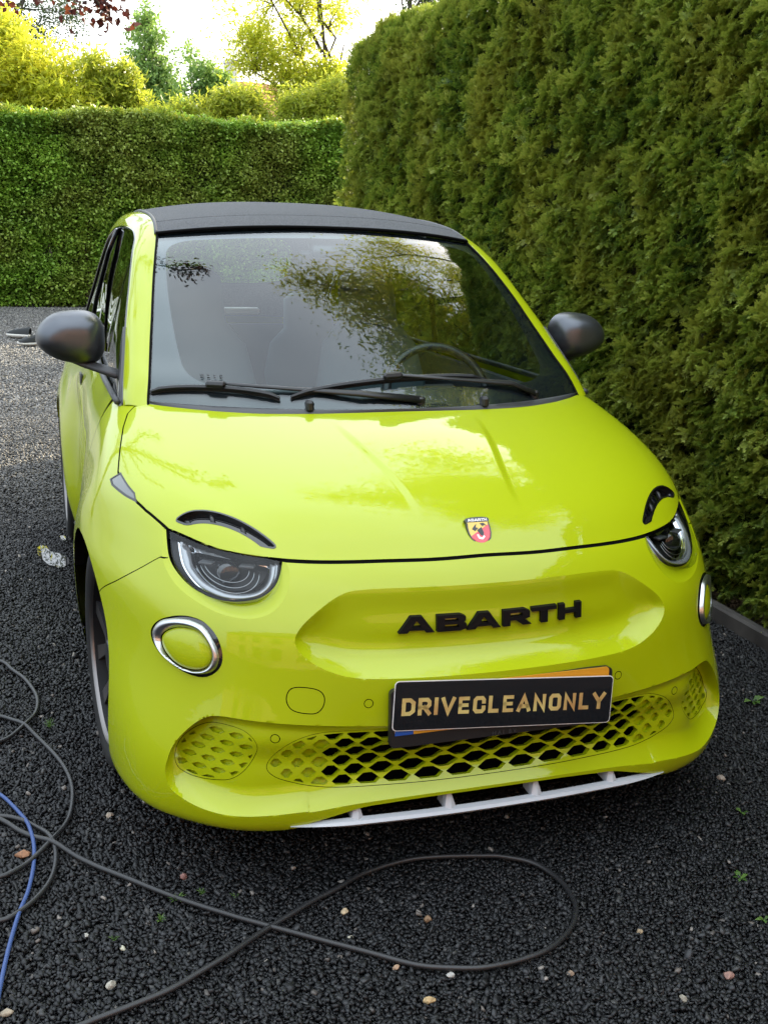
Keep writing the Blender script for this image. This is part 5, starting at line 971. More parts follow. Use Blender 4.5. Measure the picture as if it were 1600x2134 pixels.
# --- wheels
WH=[]; M_barrel=principled('rim_barrel',(.006,.006,.007),.6,spec=.2)
def wheel(x,y,s):
    wh=part(empty('wheel',(s*x,y,.31)),label=None); c=(s*x,y,.311)
    tp=[(-.205,.235),(-.205,.262),(-.200,.288),(-.185,.304),(-.160,.3095)]+[(-.155,.3095),(-.155,.303),(-.149,.303),(-.149,.3105),(-.106,.311),(-.106,.304),(-.100,.304),(-.100,.311),(-.056,.3105),(-.056,.303),(-.050,.303),(-.050,.3095),(-.030,.307),(-.013,.300),(-.003,.286),(.000,.268),(-.003,.252),(-.010,.240),(-.014,.233)]
    b=MB(); b.lathe(tp,c,'x',72,s); part(autosmooth(b.obj('tyre',M_rubber,None),50),wh)
    b=MB(); b.lathe([(-.016,.2245),(-.035,.216),(-.19,.205),(-.20,.225)],c,'x',64,s); rimo=part(autosmooth(b.obj('rim',M_barrel,None),50),wh); b=MB(); b.lathe([(-.010,.236),(-.006,.232),(-.010,.2265),(-.016,.2245)],c,'x',64,s); part(autosmooth(b.obj('rim_lip',M_alu,None),50),wh)
    b=MB(); b2_=MB()
    for k in range(5):
        for dlt in(-.17,.17):
            t0=2*math.pi*k/5+dlt*.75; t1=2*math.pi*k/5+dlt*1.9; pts=[]
            for r_,t in((.045,t0),(.12,(t0*.6+t1*.4)),(.222,t1)):
                for wd in(-1,1):
                    w_=(.024 if r_<.1 else .021 if r_<.2 else .030); pts.append((r_*math.cos(t)-wd*w_*math.sin(t)*.7,r_*math.sin(t)+wd*w_*math.cos(t)*.7,r_))
            ax_=lambda r_,d: s*(-.022-.012*(1-((r_-.12)/.11)**2)-d)
            Vf=[(c[0]+ax_(q[2],0),c[1]+q[0],c[2]+q[1]) for q in pts]; Vb_=[(c[0]+ax_(q[2],.028),c[1]+q[0],c[2]+q[1]) for q in pts]
            b.add(Vf,[(0,1,3,2),(2,3,5,4)]); b2_.add(Vf+Vb_,[(0,2,8,6),(2,4,10,8),(1,7,9,3),(3,9,11,5),(6,8,9,7),(8,10,11,9)])
    part(b.obj('machined_face',M_alu,None,False),rimo if False else wh); part(b2_.obj('spokes',M_rimd,None,False),wh)
    b=MB(); b.lathe([(-.05,.05),(-.030,.05),(-.022,.040),(-.020,.0)],c,'x',24,s); part(autosmooth(b.obj('hub_cap',M_rimd,None)),wh)
    b=MB(); b.lathe([(-.075,.155),(-.070,.155),(-.070,.08),(-.060,.075),(-.060,0)],c,'x',40,s); part(autosmooth(b.obj('brake_disc',principled('disc_steel',(.3,.3,.3),.35,metal=1),None)),wh)
    b=MB(); n=9
    for i in range(n-1): pass
    t=np.linspace(-.75,.75,8)+ (math.pi if y<2 else 0)
    q=[(c[0]-s*.068,c[1]+.128*math.cos(a),c[2]+.128*math.sin(a)) for a in t]; b.tube(q,[.022]+[.032]*6+[.022],8,flat=.9); part(b.obj('brake_caliper',M_cal,None),wh)
for y in(.775,3.03):
    for s in(1,-1):
        wheel(.808 if y<2 else .797,y,s)
        if y<2: wq=[o for o in CAR.children if o.name.startswith('wheel')][-1]; WH.append(wq)
    # black arch liner
    for s in(1,-1):
        b=MB(); m=28; V_=[]; 
        for xx in(.735,.50):
            for i in range(m): a=math.radians(-22+224*i/(m-1)); V_.append((s*xx,y+.356*math.cos(a),.31+.356*math.sin(a)))
        b.add(V_,[(i,i+1,m+i+1,m+i) for i in range(m-1)]); b.add([(s*.50,y-.36,.05),(s*.50,y+.36,.05),(s*.50,y+.36,.7),(s*.50,y-.36,.7)],[(0,1,2,3)]); part(b.obj('arch_liner',M_under,None,False))
# the front wheels stand slightly turned to the viewer's side
for q in WH:
    bpy.context.view_layer.update(); c_=q.matrix_world.translation.copy(); q.matrix_world=Matrix.Translation(c_)@Matrix.Rotation(math.radians(3.8),4,'Z')
# --- splitter under the bumper
xs=np.linspace(-.466,.466,61); b=MB()
def spt(x):
    a=abs(x); t=min(max((a-.33)/.136,0),1)**1.5; y=-.029+float(cc(np.array(a),.18))*.9+.018*t; return y,t
V_=[]
for x in xs:
    y,t=spt(x); k_=1-.93*t; zt=.201*(1-t)+.189*t; zb_=zt-.0165*k_; V_+= [(x,y+.014,zt),(x,y+.002,zt-.003*k_),(x,y-.003,zt-.009*k_),(x,y+.004,zb_),(x,y+.016+.006*k_,zb_+.001*k_),(x,y+.016+.006*k_,zt-.004*k_)]
n=6; b.add(V_,[(i*n+k,i*n+(k+1)%n,(i+1)*n+(k+1)%n,(i+1)*n+k) for i in range(60) for k in range(n)]+[tuple(range(n)),tuple(range(60*n,61*n))[::-1]]); spo=part(autosmooth(b.obj('splitter',M_white,None),25))
for x in(-.321,-.107,.107,.308):
    y,_t=spt(x); b=MB(); w_=.015; w_=.014; V_=[(x-w_,y+.010,.196),(x+w_,y+.010,.196),(x+w_*.4,y+.022,.228),(x-w_*.4,y+.022,.228),(x-w_*.9,y+.06,.196),(x+w_*.9,y+.06,.196),(x+w_*.6,y+.06,.235),(x-w_*.6,y+.06,.235),(x,y+.002,.195)]
    b.add(V_,[(8,1,2,3),(8,3,0),(1,5,6,2),(0,3,7,4),(2,6,7,3)]); part(b.obj('splitter_fin',M_white,None,False),spo)
b=MB(); b.add([(-.44,.06,.178),(.44,.06,.178),(.70,.46,.160),(-.70,.46,.160)],[(0,1,2,3)]); b.add([(-.44,.075,.178),(.44,.075,.178),(.44,.08,.26),(-.44,.08,.26)],[(0,1,2,3)]); part(b.obj('undertray',M_under,None,False))
# --- lettering, badge, plates
def ysurf(x,z,full=True):
    a,c=-.3,.6
    fn=(lambda y:phif(np.array([x]),np.array([y]),np.array([z]),G)[0]) if full else (lambda y:float(phi(x,y,z)))
    for _ in range(26):
        m=(a+c)/2
        if fn(m)>0:a=m
        else:c=m
    return a
M_letter=principled('letter_black',(.005,.005,.006),.42,spec=.12)
LET={'A':([[(0,0),(.24,0),(.30,.16),(.70,.16),(.76,0),(1,0),(.66,1),(.34,1)],[(.37,.36),(.63,.36),(.52,.72),(.48,.72)]]),
'B':([[(0,0),(.80,0),(1,.14),(1,.40),(.90,.52),(.97,.62),(.97,.86),(.80,1),(0,1)],[(.26,.20),(.70,.20),(.74,.26),(.74,.36),(.68,.42),(.26,.42)],[(.26,.60),(.68,.60),(.72,.65),(.72,.75),(.68,.80),(.26,.80)]]),
'R':([[(0,0),(.26,0),(.26,.34),(.46,.34),(.72,0),(1.05,0),(.78,.36),(.98,.46),(.98,.84),(.80,1),(0,1)],[(.26,.56),(.66,.56),(.71,.61),(.71,.75),(.66,.80),(.26,.80)]]),
'T':([[(.36,0),(.64,0),(.64,.76),(1,.76),(1,1),(0,1),(0,.76),(.36,.76)]]),'H':([[(0,0),(.26,0),(.26,.38),(.74,.38),(.74,0),(1,0),(1,1),(.74,1),(.74,.62),(.26,.62),(.26,1),(0,1)]])}
from mathutils.geometry import tessellate_polygon
def letter_geo(loops,fn,d,bev=.0):
    """extruded glyph: fn(x,z)->(point, outward) ; returns V,F"""
    pts=[q for l in loops for q in l]; tess=tessellate_polygon([[Vector((a,b_,0)) for a,b_ in l] for l in loops]); V=[];Fc=[]
    Pf=[];Pb=[]
    for a,b_ in pts:
        p,o=fn(a,b_); p=np.array(p);o=np.array(o); Pf.append(p+o*d); Pb.append(p-o*.004)
    n=len(pts); V=Pf+Pb; Fc=[tuple(t) for t in tess]; k=0
    for l in loops:
        m=len(l)
        for i in range(m): a=k+i;b_=k+(i+1)%m; Fc.append((a,b_,n+b_,n+a))
        k+=m
    return V,Fc
x=-.224; lw={'A':.088,'B':.074,'R':.074,'T':.070,'H':.066}; txt='ABARTH'; gaps=[.006,.001,.006,.004,.007,0]; tot=sum(lw[c] for c in txt)+sum(gaps); sc_=.444/tot; x=-.222
for c,gp in zip(txt,gaps):
    wL=lw[c]*sc_; hL=.036
    def fn(a,b_,x0=x,wL=wL):
        X=x0+a*wL; Z=.601+.0+b_*hL; Y=ysurf(X,Z)-.0035; return (X,Y,Z),(0,-1,-.10)
    V_,Fc=letter_geo(LET[c],fn,.007); o=mesh('nose_letter',V_,Fc,M_letter,None,False); part(autosmooth(o,30)); x+=wL+gp*sc_
# shield badge on the bonnet
bc=np.array([0,.148,.7895]); bt_=np.array([0,.66,.75]); bt_/=np.linalg.norm(bt_); bn=np.array([0,-.75,.66]); bn/=np.linalg.norm(bn)
for _ in range(12): bc=bc-bn*float(phi(*bc))
def bp(a,c,h): return bc+np.array([a,0,0])+bt_*c+bn*h
sh=[(-.030,.030),(-.026,.034),(-.015,.036),(.0,.0365),(.015,.036),(.026,.034),(.030,.030),(.027,.022),(.0285,.010),(.028,-.004),(.024,-.018),(.015,-.028),(.005,-.033),(0,-.037),(-.005,-.033),(-.015,-.028),(-.024,-.018),(-.028,-.004),(-.0285,.010),(-.027,.022)]
def flat(name,pts,h0,h1,mat,parent=None):
    n=len(pts); V_=[bp(a,c,h1) for a,c in pts]+[bp(a*1.04,c*1.04,h0) for a,c in pts]; t=tessellate_polygon([[Vector((a,c,0)) for a,c in pts]]); return part(mesh(name,V_,[tuple(q) for q in t]+[(i,(i+1)%n,n+(i+1)%n,n+i) for i in range(n)],mat,None,False),parent)
bd=flat('badge',sh,-.004,.004,M_gloss); ins=[(a*.87,c*.87) for a,c in sh]
M_by=principled('badge_yellow',(.72,.48,.05),.25,coat=1); M_br=principled('badge_red',(.62,.03,.05),.25,coat=1)
def clip(pl,n_,d_,keep=1):
    out=[]
    for i in range(len(pl)):
        a=np.array(pl[i]);b_=np.array(pl[(i+1)%len(pl)]); fa_=keep*(a@n_-d_);fb_=keep*(b_@n_-d_)
        if fa_>=0: out.append(tuple(a))
        if fa_*fb_<0: t=fa_/(fa_-fb_); out.append(tuple(a+(b_-a)*t))
    return out
low=clip(ins,np.array([0,1.]),.0225,-1); dn=np.array([-.5,.866])
flat('yellow_field',clip(low,dn,.002,1),.004,.0047,M_by,bd); flat('red_field',clip(low,dn,.002,-1),.004,.0047,M_br,bd)
M_bw=principled('badge_white',(.8,.8,.8),.3); M_bg=principled('badge_dark',(.03,.035,.04),.3)
x0=-.0235
for c in txt:
    wL=lw[c]*.0465/tot; fn=lambda a,b_,x0=x0,wL=wL:(bp(x0+a*wL,.0255+b_*.0065,.0042),bn); V_,Fc=letter_geo(LET[c],fn,.0008); part(mesh('badge_letter',V_,Fc,M_bw,None,False),bd); x0+=wL+.0006
for pl,mt,nm in(([(-.012,.012),(-.005,.018),(-.008,.010),(-.002,.008),(-.011,.001),(-.017,.006)],M_bg,'emblem_claw'),([(.004,.019),(.013,.020),(.019,.013),(.013,.015),(.010,.011),(.007,.015)],M_bg,'emblem_claw'),([(-.006,.003),(.006,.010),(.009,-.004),(.006,-.012),(.001,-.010),(-.002,-.004)],M_bg,'emblem_body'),([(-.009,-.008),(-.006,-.018),(.003,-.021),(.010,-.014),(.007,-.010),(.003,-.016),(-.003,-.014),(-.005,-.008)],M_bw,'emblem_tail')):
    flat(nm,pl,.0047,.0054,mt,bd)
# plates
def rrect(w_,h_,r,n=6):
    o=[]
    for cx2,cz2,a0 in((w_/2-r,h_/2-r,0),(-w_/2+r,h_/2-r,90),(-w_/2+r,-h_/2+r,180),(w_/2-r,-h_/2+r,270)):
        for k in range(n+1): a=math.radians(a0+90*k/n); o.append((cx2+r*math.cos(a),cz2+r*math.sin(a)))
    return o
def slab(name,outl,y0,y1,mat,Mx,parent=None,label=None,hole=None):
    n=len(outl); V_=[Mx@Vector((a,y0,c)) for a,c in outl]+[Mx@Vector((a,y1,c)) for a,c in outl]; Fc=[tuple(range(n))[::-1],tuple(range(n,2*n))]+[(i,(i+1)%n,n+(i+1)%n,n+i) for i in range(n)]
    return part(autosmooth(mesh(name,V_,Fc,mat,None,False),30),parent,label)
Mh=Matrix.Translation((.0035,-.030,.4385))@Matrix.Rotation(math.radians(-4),4,'X')
hold=slab('plate_holder',rrect(.532,.131,.012),.012,-.002,M_black,Mh)
slab('licence_plate',rrect(.512,.104,.008),-.002,-.0042,M_yelp,Mh@Matrix.Translation((0,0,.0150)),hold)
slab('country_band',[(-.256,-.052),(-.214,-.052),(-.214,.052),(-.256,.052)],-.0042,-.0046,M_blue,Mh@Matrix.Translation((0,0,.0150)),hold)
slab('number_field',[(-.20,-.036),(.175,-.036),(.175,.036),(-.20,.036)],-.0042,-.0046,principled('plate_dark',(.02,.018,.02),.5),Mh@Matrix.Translation((0,0,.0150)),hold)
FNT=bpy.data.fonts.load
def text(name,s,Mx,size,mat,ext=.0004,parent=None,bold=0.0,sx=1,space=1,align='CENTER'):
    cu=bpy.data.curves.new(name,'FONT'); cu.body=s; cu.size=size; cu.extrude=ext; cu.offset=bold; cu.align_x=align; cu.align_y='CENTER'; cu.space_character=space; cu.resolution_u=4
    o=bpy.data.objects.new(name,cu); COL.objects.link(o); o.matrix_world=Mx@Matrix.Rotation(math.pi/2,4,'X')@Matrix.Scale(sx,4,(1,0,0)); bpy.context.view_layer.update()
    me=bpy.data.meshes.new_from_object(o.evaluated_get(bpy.context.evaluated_depsgraph_get())); mw=o.matrix_world.copy(); bpy.data.objects.remove(o); me.transform(mw); me.materials.clear(); me.materials.append(mat); o=bpy.data.objects.new(name,me); COL.objects.link(o); return part(o,parent)
text('holder_lettering','HAI BV',Mh@Matrix.Translation((0,-.0045,-.0585)),.0135,M_grey,parent=hold,space=1.5)
# black show plate hung askew over the real one
Ms=Matrix.Translation((.0025,-.0401,.4518))@Matrix.Rotation(math.radians((-6.26,4.04,-1.15)[2]),4,'Z')@Matrix.Rotation(math.radians((-6.26,4.04,-1.15)[0]),4,'X')@Matrix.Rotation(math.radians((-6.26,4.04,-1.15)[1]),4,'Y')
spl_=slab('show_plate',rrect(.520,.110,.010),.001,-.0002,M_edge,Ms,label='black display plate with gold capitals, hung askew over the yellow number plate')
slab('plate_face',rrect(.5165,.1065,.0085),-.0002,-.0012,principled('plate_black',(.006,.007,.009),.16,coat=.5),Ms,spl_)
STR=.0088
GL={'D':([(0,0),(0,1),(.62,1),(.95,.8),(.95,.2),(.62,0)],1),'R':([(0,0),(0,1),(.72,1),(.92,.84),(.92,.60),(.72,.44),(0,.44)],0,[(.45,.44),(.92,0)]),'I':([(0,0),(0,1)],0),'V':([(0,1),(.46,0),(.92,1)],0),'E':([(.85,1),(0,1),(0,0),(.85,0)],0,[(0,.5),(.75,.5)]),
'C':([(.92,.72),(.92,.84),(.74,1),(.18,1),(0,.84),(0,.16),(.18,0),(.74,0),(.92,.16),(.92,.28)],0),'L':([(0,1),(0,0),(.80,0)],0),'A':([(0,0),(.46,1),(.92,0)],0,[(.17,.27),(.75,.27)]),'N':([(0,0),(0,1),(.88,0),(.88,1)],0),'O':([(.18,0),(0,.16),(0,.84),(.18,1),(.74,1),(.92,.84),(.92,.16),(.74,0)],1),'Y':([(0,1),(.46,.45),(.92,1)],0,[(.46,.45),(.46,0)])}
def stroke(pts,closed,w_,y):
    P=[np.array(q) for q in pts]; n=len(P); L_=[];R_=[]
    for i in range(n):
        a=P[i-1] if(i>0 or closed) else None; b_=P[(i+1)%n] if(i<n-1 or closed) else None; q=P[i]
        d1=(q-a)/np.linalg.norm(q-a) if a is not None else None; d2=(b_-q)/np.linalg.norm(b_-q) if b_ is not None else None
        if d1 is None:d1=d2
        if d2 is None:d2=d1
        n1=np.array([-d1[1],d1[0]]);n2=np.array([-d2[1],d2[0]]); m=n1+n2; m/=np.linalg.norm(m); k=min(1/max(m@n1,.35),2.2); ext=0
        qq=q-(d1*w_/2 if i==0 and not closed else 0)+(d1*w_/2 if i==n-1 and not closed else 0); L_.append(qq+m*k*w_/2);R_.append(qq-m*k*w_/2)
    V_=[(a[0],y,a[1]) for a in L_]+[(a[0],y,a[1]) for a in R_]; m=n if closed else n-1
    return V_,[(i,(i+1)%n,n+(i+1)%n,n+i) for i in range(m)]
word='DRIVECLEANONLY'; cwid={c:.021 for c in word}; cwid.update(I=.000,V=.024,A=.024,Y=.024,E=.0185,L=.0180,C=.0205,N=.0215); gapL=.0158; tot2=sum(cwid[c] for c in word)+gapL*(len(word)-1); x0=-tot2/2+.001; hh=.030
for c in word:
    b=MB(); g=GL[c]; w_=cwid[c]
    for strok in [(g[0],g[1])]+([(g[2],0)] if len(g)>2 else []):
        pts=[(x0+a*max(w_,1e-6)/.92,-hh/2+b_*hh-.002) for a,b_ in strok[0]]; V_,Fc=stroke(pts,strok[1],STR*(1.0 if c!='E' else .92),-.0016); b.add([Ms@Vector(v) for v in V_],Fc)
    part(b.obj('gold_letter',M_gold,None,False),spl_); x0+=w_+gapL
# --- cabin
def seat(x,y,h=1.0):
    st=part(empty('front_seat' if y<2.4 else 'rear_seat',(x,y,.4))); b=MB(); b.box((x,y,.50),(.46,.48,.14),bev=.04); part(autosmooth(b.obj('cushion',M_seat,None)),st)
    b=MB(); prof=[(0,.17),(.12,.215),(.30,.225),(.46,.19),(.54,.12),(.62,.115),(.70,.11),(.735,.07)]; m=20; V_=[]
    for z,hw in prof:
        for k in range(m): t=2*math.pi*k/m; V_.append((x+hw*math.copysign(abs(math.cos(t))**.7,math.cos(t)),y+.20+.30*z+.055*(1.0 if z<.5 else .85)*math.copysign(abs(math.sin(t))**.7,math.sin(t)),.54+z*h))
    b.add(V_,[(j*m+i,j*m+(i+1)%m,(j+1)*m+(i+1)%m,(j+1)*m+i) for j in range(len(prof)-1) for i in range(m)]+[tuple(range((len(prof)-1)*m,len(prof)*m))]); part(autosmooth(b.obj('backrest',M_seat,None),50),st)
seat(-.34,1.72); seat(.34,1.72); seat(-.32,2.55,.8); seat(.32,2.55,.8)
b=MB(); V_=[]
for x in np.linspace(-.62,.62,25):
    cy=.80+.18*(abs(x)/.62)**2.2
    for y,z in((cy-.02,.925),(cy+.12,.955),(cy+.24,.945),(cy+.30,.90),(cy+.30,.62)): V_.append((x,y,z))
b.add(V_,[(i*5+k,i*5+k+1,(i+1)*5+k+1,(i+1)*5+k) for i in range(24) for k in range(4)]); part(autosmooth(b.obj('dashboard',M_dash,None),40))
b=MB(); th=np.linspace(0,2*np.pi,41)[:-1]; R_=Matrix.Rotation(math.radians(-24),3,'X'); c=Vector((.34,1.30,.90)); P=[c+R_@Vector((.18*math.cos(t),0,.18*math.sin(t))) for t in th]; b.tube(P+[P[0]],.015,8,caps=False); sw=part(b.obj('steering_wheel',M_black,None))
b=MB(); b.box(tuple(c+Vector((0,-.02,0))),(.13,.04,.11),R_,.02); b.box(tuple(c),(.34,.02,.03),R_,.005); b.tube([c,c+Vector((0,-.25,-.10))],.03,8); part(autosmooth(b.obj('steering_boss',M_black,None)),sw)
b=MB(); b.box((-.05,2.98,1.045),(.30,.04,.030),bev=.008); part(b.obj('shelf_lamp_bar',M_edge,None))
b=MB(); b.box((0,1.46,1.335),(.20,.025,.06),bev=.012); rv=part(autosmooth(b.obj('interior_mirror',M_black,None)))
b=MB(); b.tube([(0,1.47,1.35),(0,1.47,1.40)],.008,6); part(b.obj('stalk',M_black,None),rv)

# ============================================================ hoses, pebbles, weeds, shoes
HC1=[[-1.08,1.548],[-1.04,1.467],[-1.003,1.387],[-0.976,1.281],[-0.969,1.199],[-0.98,1.112],[-1.008,1.032],[-1.048,0.974],[-1.076,0.949]]
HC2=[[-1.077,1.122],[-1.036,1.076],[-1.002,1.017],[-0.964,0.925],[-0.929,0.813],[-0.906,0.709],[-0.899,0.616],[-0.908,0.511],[-0.929,0.436],[-0.956,0.377],[-0.985,0.339],[-1.018,0.304],[-1.05,0.278],[-1.073,0.268]]
HC3=[[-1.072,0.102],[-1.047,0.113],[-1.008,0.152],[-0.975,0.207],[-0.957,0.269],[-0.951,0.339],[-0.96,0.397],[-0.978,0.445],[-1.011,0.494],[-1.045,0.523],[-1.074,0.536]]
HC4=[[-1.074,0.524],[-1.026,0.453],[-0.979,0.393],[-0.911,0.309],[-0.846,0.23],[-0.763,0.135],[-0.682,0.056],[-0.603,-0.013],[-0.536,-0.066],[-0.475,-0.113],[-0.412,-0.163],[-0.342,-0.221],[-0.274,-0.276],[-0.215,-0.305],[-0.147,-0.325],[-0.055,-0.321],[0.016,-0.302],[0.084,-0.256],[0.127,-0.2],[0.144,-0.143],[0.144,-0.077],[0.12,-0.014],[0.069,0.027],[0.023,0.048],[-0.078,0.072],[-0.178,0.079],[-0.284,0.056],[-0.36,0.017],[-0.415,-0.008],[-0.47,-0.039],[-0.549,-0.084],[-0.627,-0.139],[-0.697,-0.179],[-0.763,-0.214],[-0.845,-0.241],[-0.912,-0.26]]
HBL=[[-1.075,0.647],[-1.044,0.585],[-1.015,0.51],[-1.002,0.437],[-0.996,0.379],[-1.0,0.299],[-1.015,0.202],[-1.034,0.129],[-1.051,0.038],[-1.063,-0.04],[-1.071,-0.109]]

def crom(P,n=8):
    P=np.array(P,float); Q=np.vstack([2*P[0]-P[1],P,2*P[-1]-P[-2]]); o=[]
    for i in range(1,len(Q)-2):
        for t in np.linspace(0,1,n,endpoint=False):
            a,b_,c,d=Q[i-1],Q[i],Q[i+1],Q[i+2]; o.append(.5*((2*b_)+(c-a)*t+(2*a-5*b_+4*c-d)*t*t+(3*b_-a-3*c+d)*t**3))
    o.append(Q[-2]); return np.array(o)
M_hose=principled('hose_rubber',(.016,.016,.017),.42); M_bhose=principled('blue_hose_rubber',(.035,.07,.20),.6)
bump(M_hose,160,.15,.0006); bump(M_bhose,160,.2,.0006)
def hose(name,pts,r,z0,mat,lifts=()):
    Q=crom(pts); s=np.r_[0,np.cumsum(np.linalg.norm(np.diff(Q,axis=0),axis=1))]; z=z0+.0015*np.sin(s*9)+.001*np.sin(s*23+1); Q=Q+np.stack([.0025*np.sin(s*7+2),.0025*np.sin(s*8)],1)
    for x,y,h in lifts: z=np.maximum(z,z0+h*np.exp(-((Q[:,0]-x)**2+(Q[:,1]-y)**2)/.0035))
    b=MB(); b.tube([(a,c,zz) for (a,c),zz in zip(Q,z)],r,10); return b.obj(name,mat)
# one long hose: the loops at the left join beyond the picture's edge
def lift_seq(): pass
up=HC1[::1]+[[-1.13,.93],[-1.19,1.03],[-1.14,1.125]]+HC2+[[-1.13,.25],[-1.18,.18],[-1.13,.10]]
o=hose('hose',[[-1.3,1.62],[-1.2,1.62]]+up+HC3+[[-1.12,.545],[-1.2,.60],[-1.35,.66]],.0060,.012,M_hose,[(-1.005,1.03,.010),(-1.01,.495,.0),(-.962,.38,.012)]); tag(o,'black rubber hose lying in loops at the left edge of the gravel','hose')
o=hose('hose',[[-1.35,.80],[-1.2,.66]]+HC4+[[-1.0,-.29],[-1.15,-.36]],.0063,.014,M_hose,[(-.475,-.04,.0),(-.952,.36,.014)]); tag(o,'thick black hose crossing in front of the car and looping under its nose','hose')
o=hose('hose',[[-1.25,.80],[-1.13,.72]]+HBL+[[-1.08,-.2],[-1.1,-.35]],.0047,.011,M_bhose,[(-1.0,.44,.013),(-.99,.24,.0)]); tag(o,'thin blue hose running down the left edge of the gravel','hose')
# pebbles
def pebble(x,y,sx,sy,sz,col,label,seed,rz=0):
    sx*=.86; sy*=.86; sz*=.9
    r=np.random.default_rng(seed); import bmesh
    bm=bmesh.new(); bmesh.ops.create_icosphere(bm,subdivisions=2,radius=1)
    for v in bm.verts: 
        n=Vector(v.co); k=1+.16*math.sin(3*n.x+seed)+.14*math.sin(4*n.y+seed*2)+r.normal(0,.05); v.co=Vector((n.x*sx*k,n.y*sy*k,n.z*sz*k))
        for pn in((.8,.3,.5),(-.4,.8,.45),(.1,-.7,.7)):
            pv=Vector(pn).normalized(); d=Vector((v.co.x/sx,v.co.y/sy,v.co.z/sz)).dot(pv)
            if d>.82: v.co-=Vector((pv.x*sx,pv.y*sy,pv.z*sz))*(d-.82)
    me=bpy.data.meshes.new('pebble'); bm.to_mesh(me); bm.free(); o=bpy.data.objects.new('pebble',me); COL.objects.link(o); o.location=(x,y,sz*.55+.003); o.rotation_euler=(r.uniform(-.2,.2),r.uniform(-.2,.2),rz)
    col=tuple(q*.72 for q in col); m=principled('pebble_stone',col,.7); noise_ramp(m,90,[(.3,tuple(c*.6 for c in col)),(.7,tuple(min(c*1.25,1) for c in col))]); bump(m,140,.4,.001); me.materials.append(m); return tag(o,label,'stone','stray coloured stones in the black gravel')
for i,(x,y,sz,c,l) in enumerate([(-1.023,.356,(.022,.013,.010),(.36,.17,.08),'largest brown stone touching the blue hose at the left'),(-.677,.167,(.012,.010,.008),(.34,.16,.13),'dull pink stone below the front left corner of the bumper'),
 (-.816,.481,(.012,.009,.008),(.50,.42,.33),'pale cream stone beside the front wheel, above the long hose'),(-.868,-.158,(.014,.010,.009),(.48,.44,.36),'whitish grey stone by the lower black hose near the bottom left'),(-.833,-.05,(.008,.007,.006),(.62,.60,.45),'small yellowish white stone between the two crossing hoses'),
 (-1.06,-.181,(.014,.011,.008),(.42,.34,.24),'tan stone in the bottom left corner of the picture'),(-.902,.014,(.008,.006,.005),(.6,.57,.5),'tiny white chip left of the green sprouts'),(-.283,-.372,(.016,.010,.008),(.60,.42,.20),'yellow ochre stone below the hose loop at the bottom centre'),
 (-.196,-.132,(.012,.010,.008),(.28,.17,.09),'brown stone inside the hose loop'),(-.361,-.058,(.010,.009,.008),(.60,.46,.28),'cream orange stone just right of where the hoses cross'),(-.312,-.261,(.009,.008,.006),(.58,.38,.24),'peach stone just under the hose at the left of the loop'),
 (-.215,-.313,(.008,.011,.006),(.55,.53,.48),'light grey oblong stone under the bottom of the hose loop'),(.330,-.473,(.013,.010,.008),(.42,.24,.19),'reddish white stone at the lower right of the gravel'),(.021,-.376,(.008,.009,.006),(.34,.24,.16),'dull brown stone right of the lowest bend of the loop'),
 (.807,.235,(.016,.011,.009),(.38,.32,.26),'flat beige stone right of the splitter, nearest the bumper'),(.230,-.295,(.010,.007,.005),(.48,.36,.22),'small tan flat stone right of the hose loop'),(.200,-.505,(.010,.008,.007),(.40,.36,.28),'beige grey stone near the bottom edge right of centre'),(-.374,-.145,(.007,.006,.005),(.6,.55,.42),'tiny cream chip left inside the loop')]):
    pebble(x,y,*sz,c,l,i,rz=i*1.3)
# weeds
M_weed=leafmat('weed_leaf',[(.05,.11,.02),(.10,.20,.04),(.16,.26,.06)],.4)
def weed(x,y,h,n,label,seed,broad=False):
    r=np.random.default_rng(seed); V=[];F_=[];C=[]
    for i in range(n):
        a=r.uniform(0,6.28); t=r.uniform(.2,1.0) if not broad else r.uniform(1.0,1.4); L=h*r.uniform(.5,1.1); w_=.0011 if not broad else L*.22; d=np.array([math.cos(a)*math.sin(t),math.sin(a)*math.sin(t),math.cos(t)]); s=np.array([-math.sin(a),math.cos(a),0]); k=len(V)
        V+= [s*w_*.3,-s*w_*.3,d*L*.55-s*w_+[0,0,.1*L],d*L-[0,0,.12*L],d*L*.55+s*w_+[0,0,.1*L]]; F_+=[(k,k+1,k+2,k+4),(k+4,k+2,k+3,k+3)]; C+=[r.uniform(0,1)]*5
    o=mesh('weed',np.array(V)+[0,0,.004],[f if f[2]!=f[3] else f[:3] for f in F_],M_weed,None,False,col=C); o.location=(x,y,0); tag(o,label,'weed','small weeds in the gravel')
for i,a in enumerate([(-.704,.08,.026,26,'largest tuft of thin green sprouts just below the long hose'),(-.748,.019,.024,22,'sprout tuft on its own left of and below the largest tuft'),(-.94,1.019,.035,26,'yellowish weed beside the crossing of the far left loops'),(-.649,.092,.020,14,'thin sprout right against the long hose, right of the largest tuft'),(-.58,.06,.018,12,'faint sprout at the right end of the row above the hose'),(-.847,-.018,.018,12,'tiny sprout in the gravel left of the lower hose')]): weed(*a,i)
for i,a in enumerate([(.752,.068,.034,5,'broad two-leaved seedling right of the car splitter'),(.564,-.186,.024,7,'small yellow-green leafy weed below the broad seedling'),(.518,-.336,.022,7,'leafy weed at the right edge of the picture'),(1.219,.645,.06,6,'low leafy weed by the edging board under the yew hedge')]): weed(*a,i+20,True)
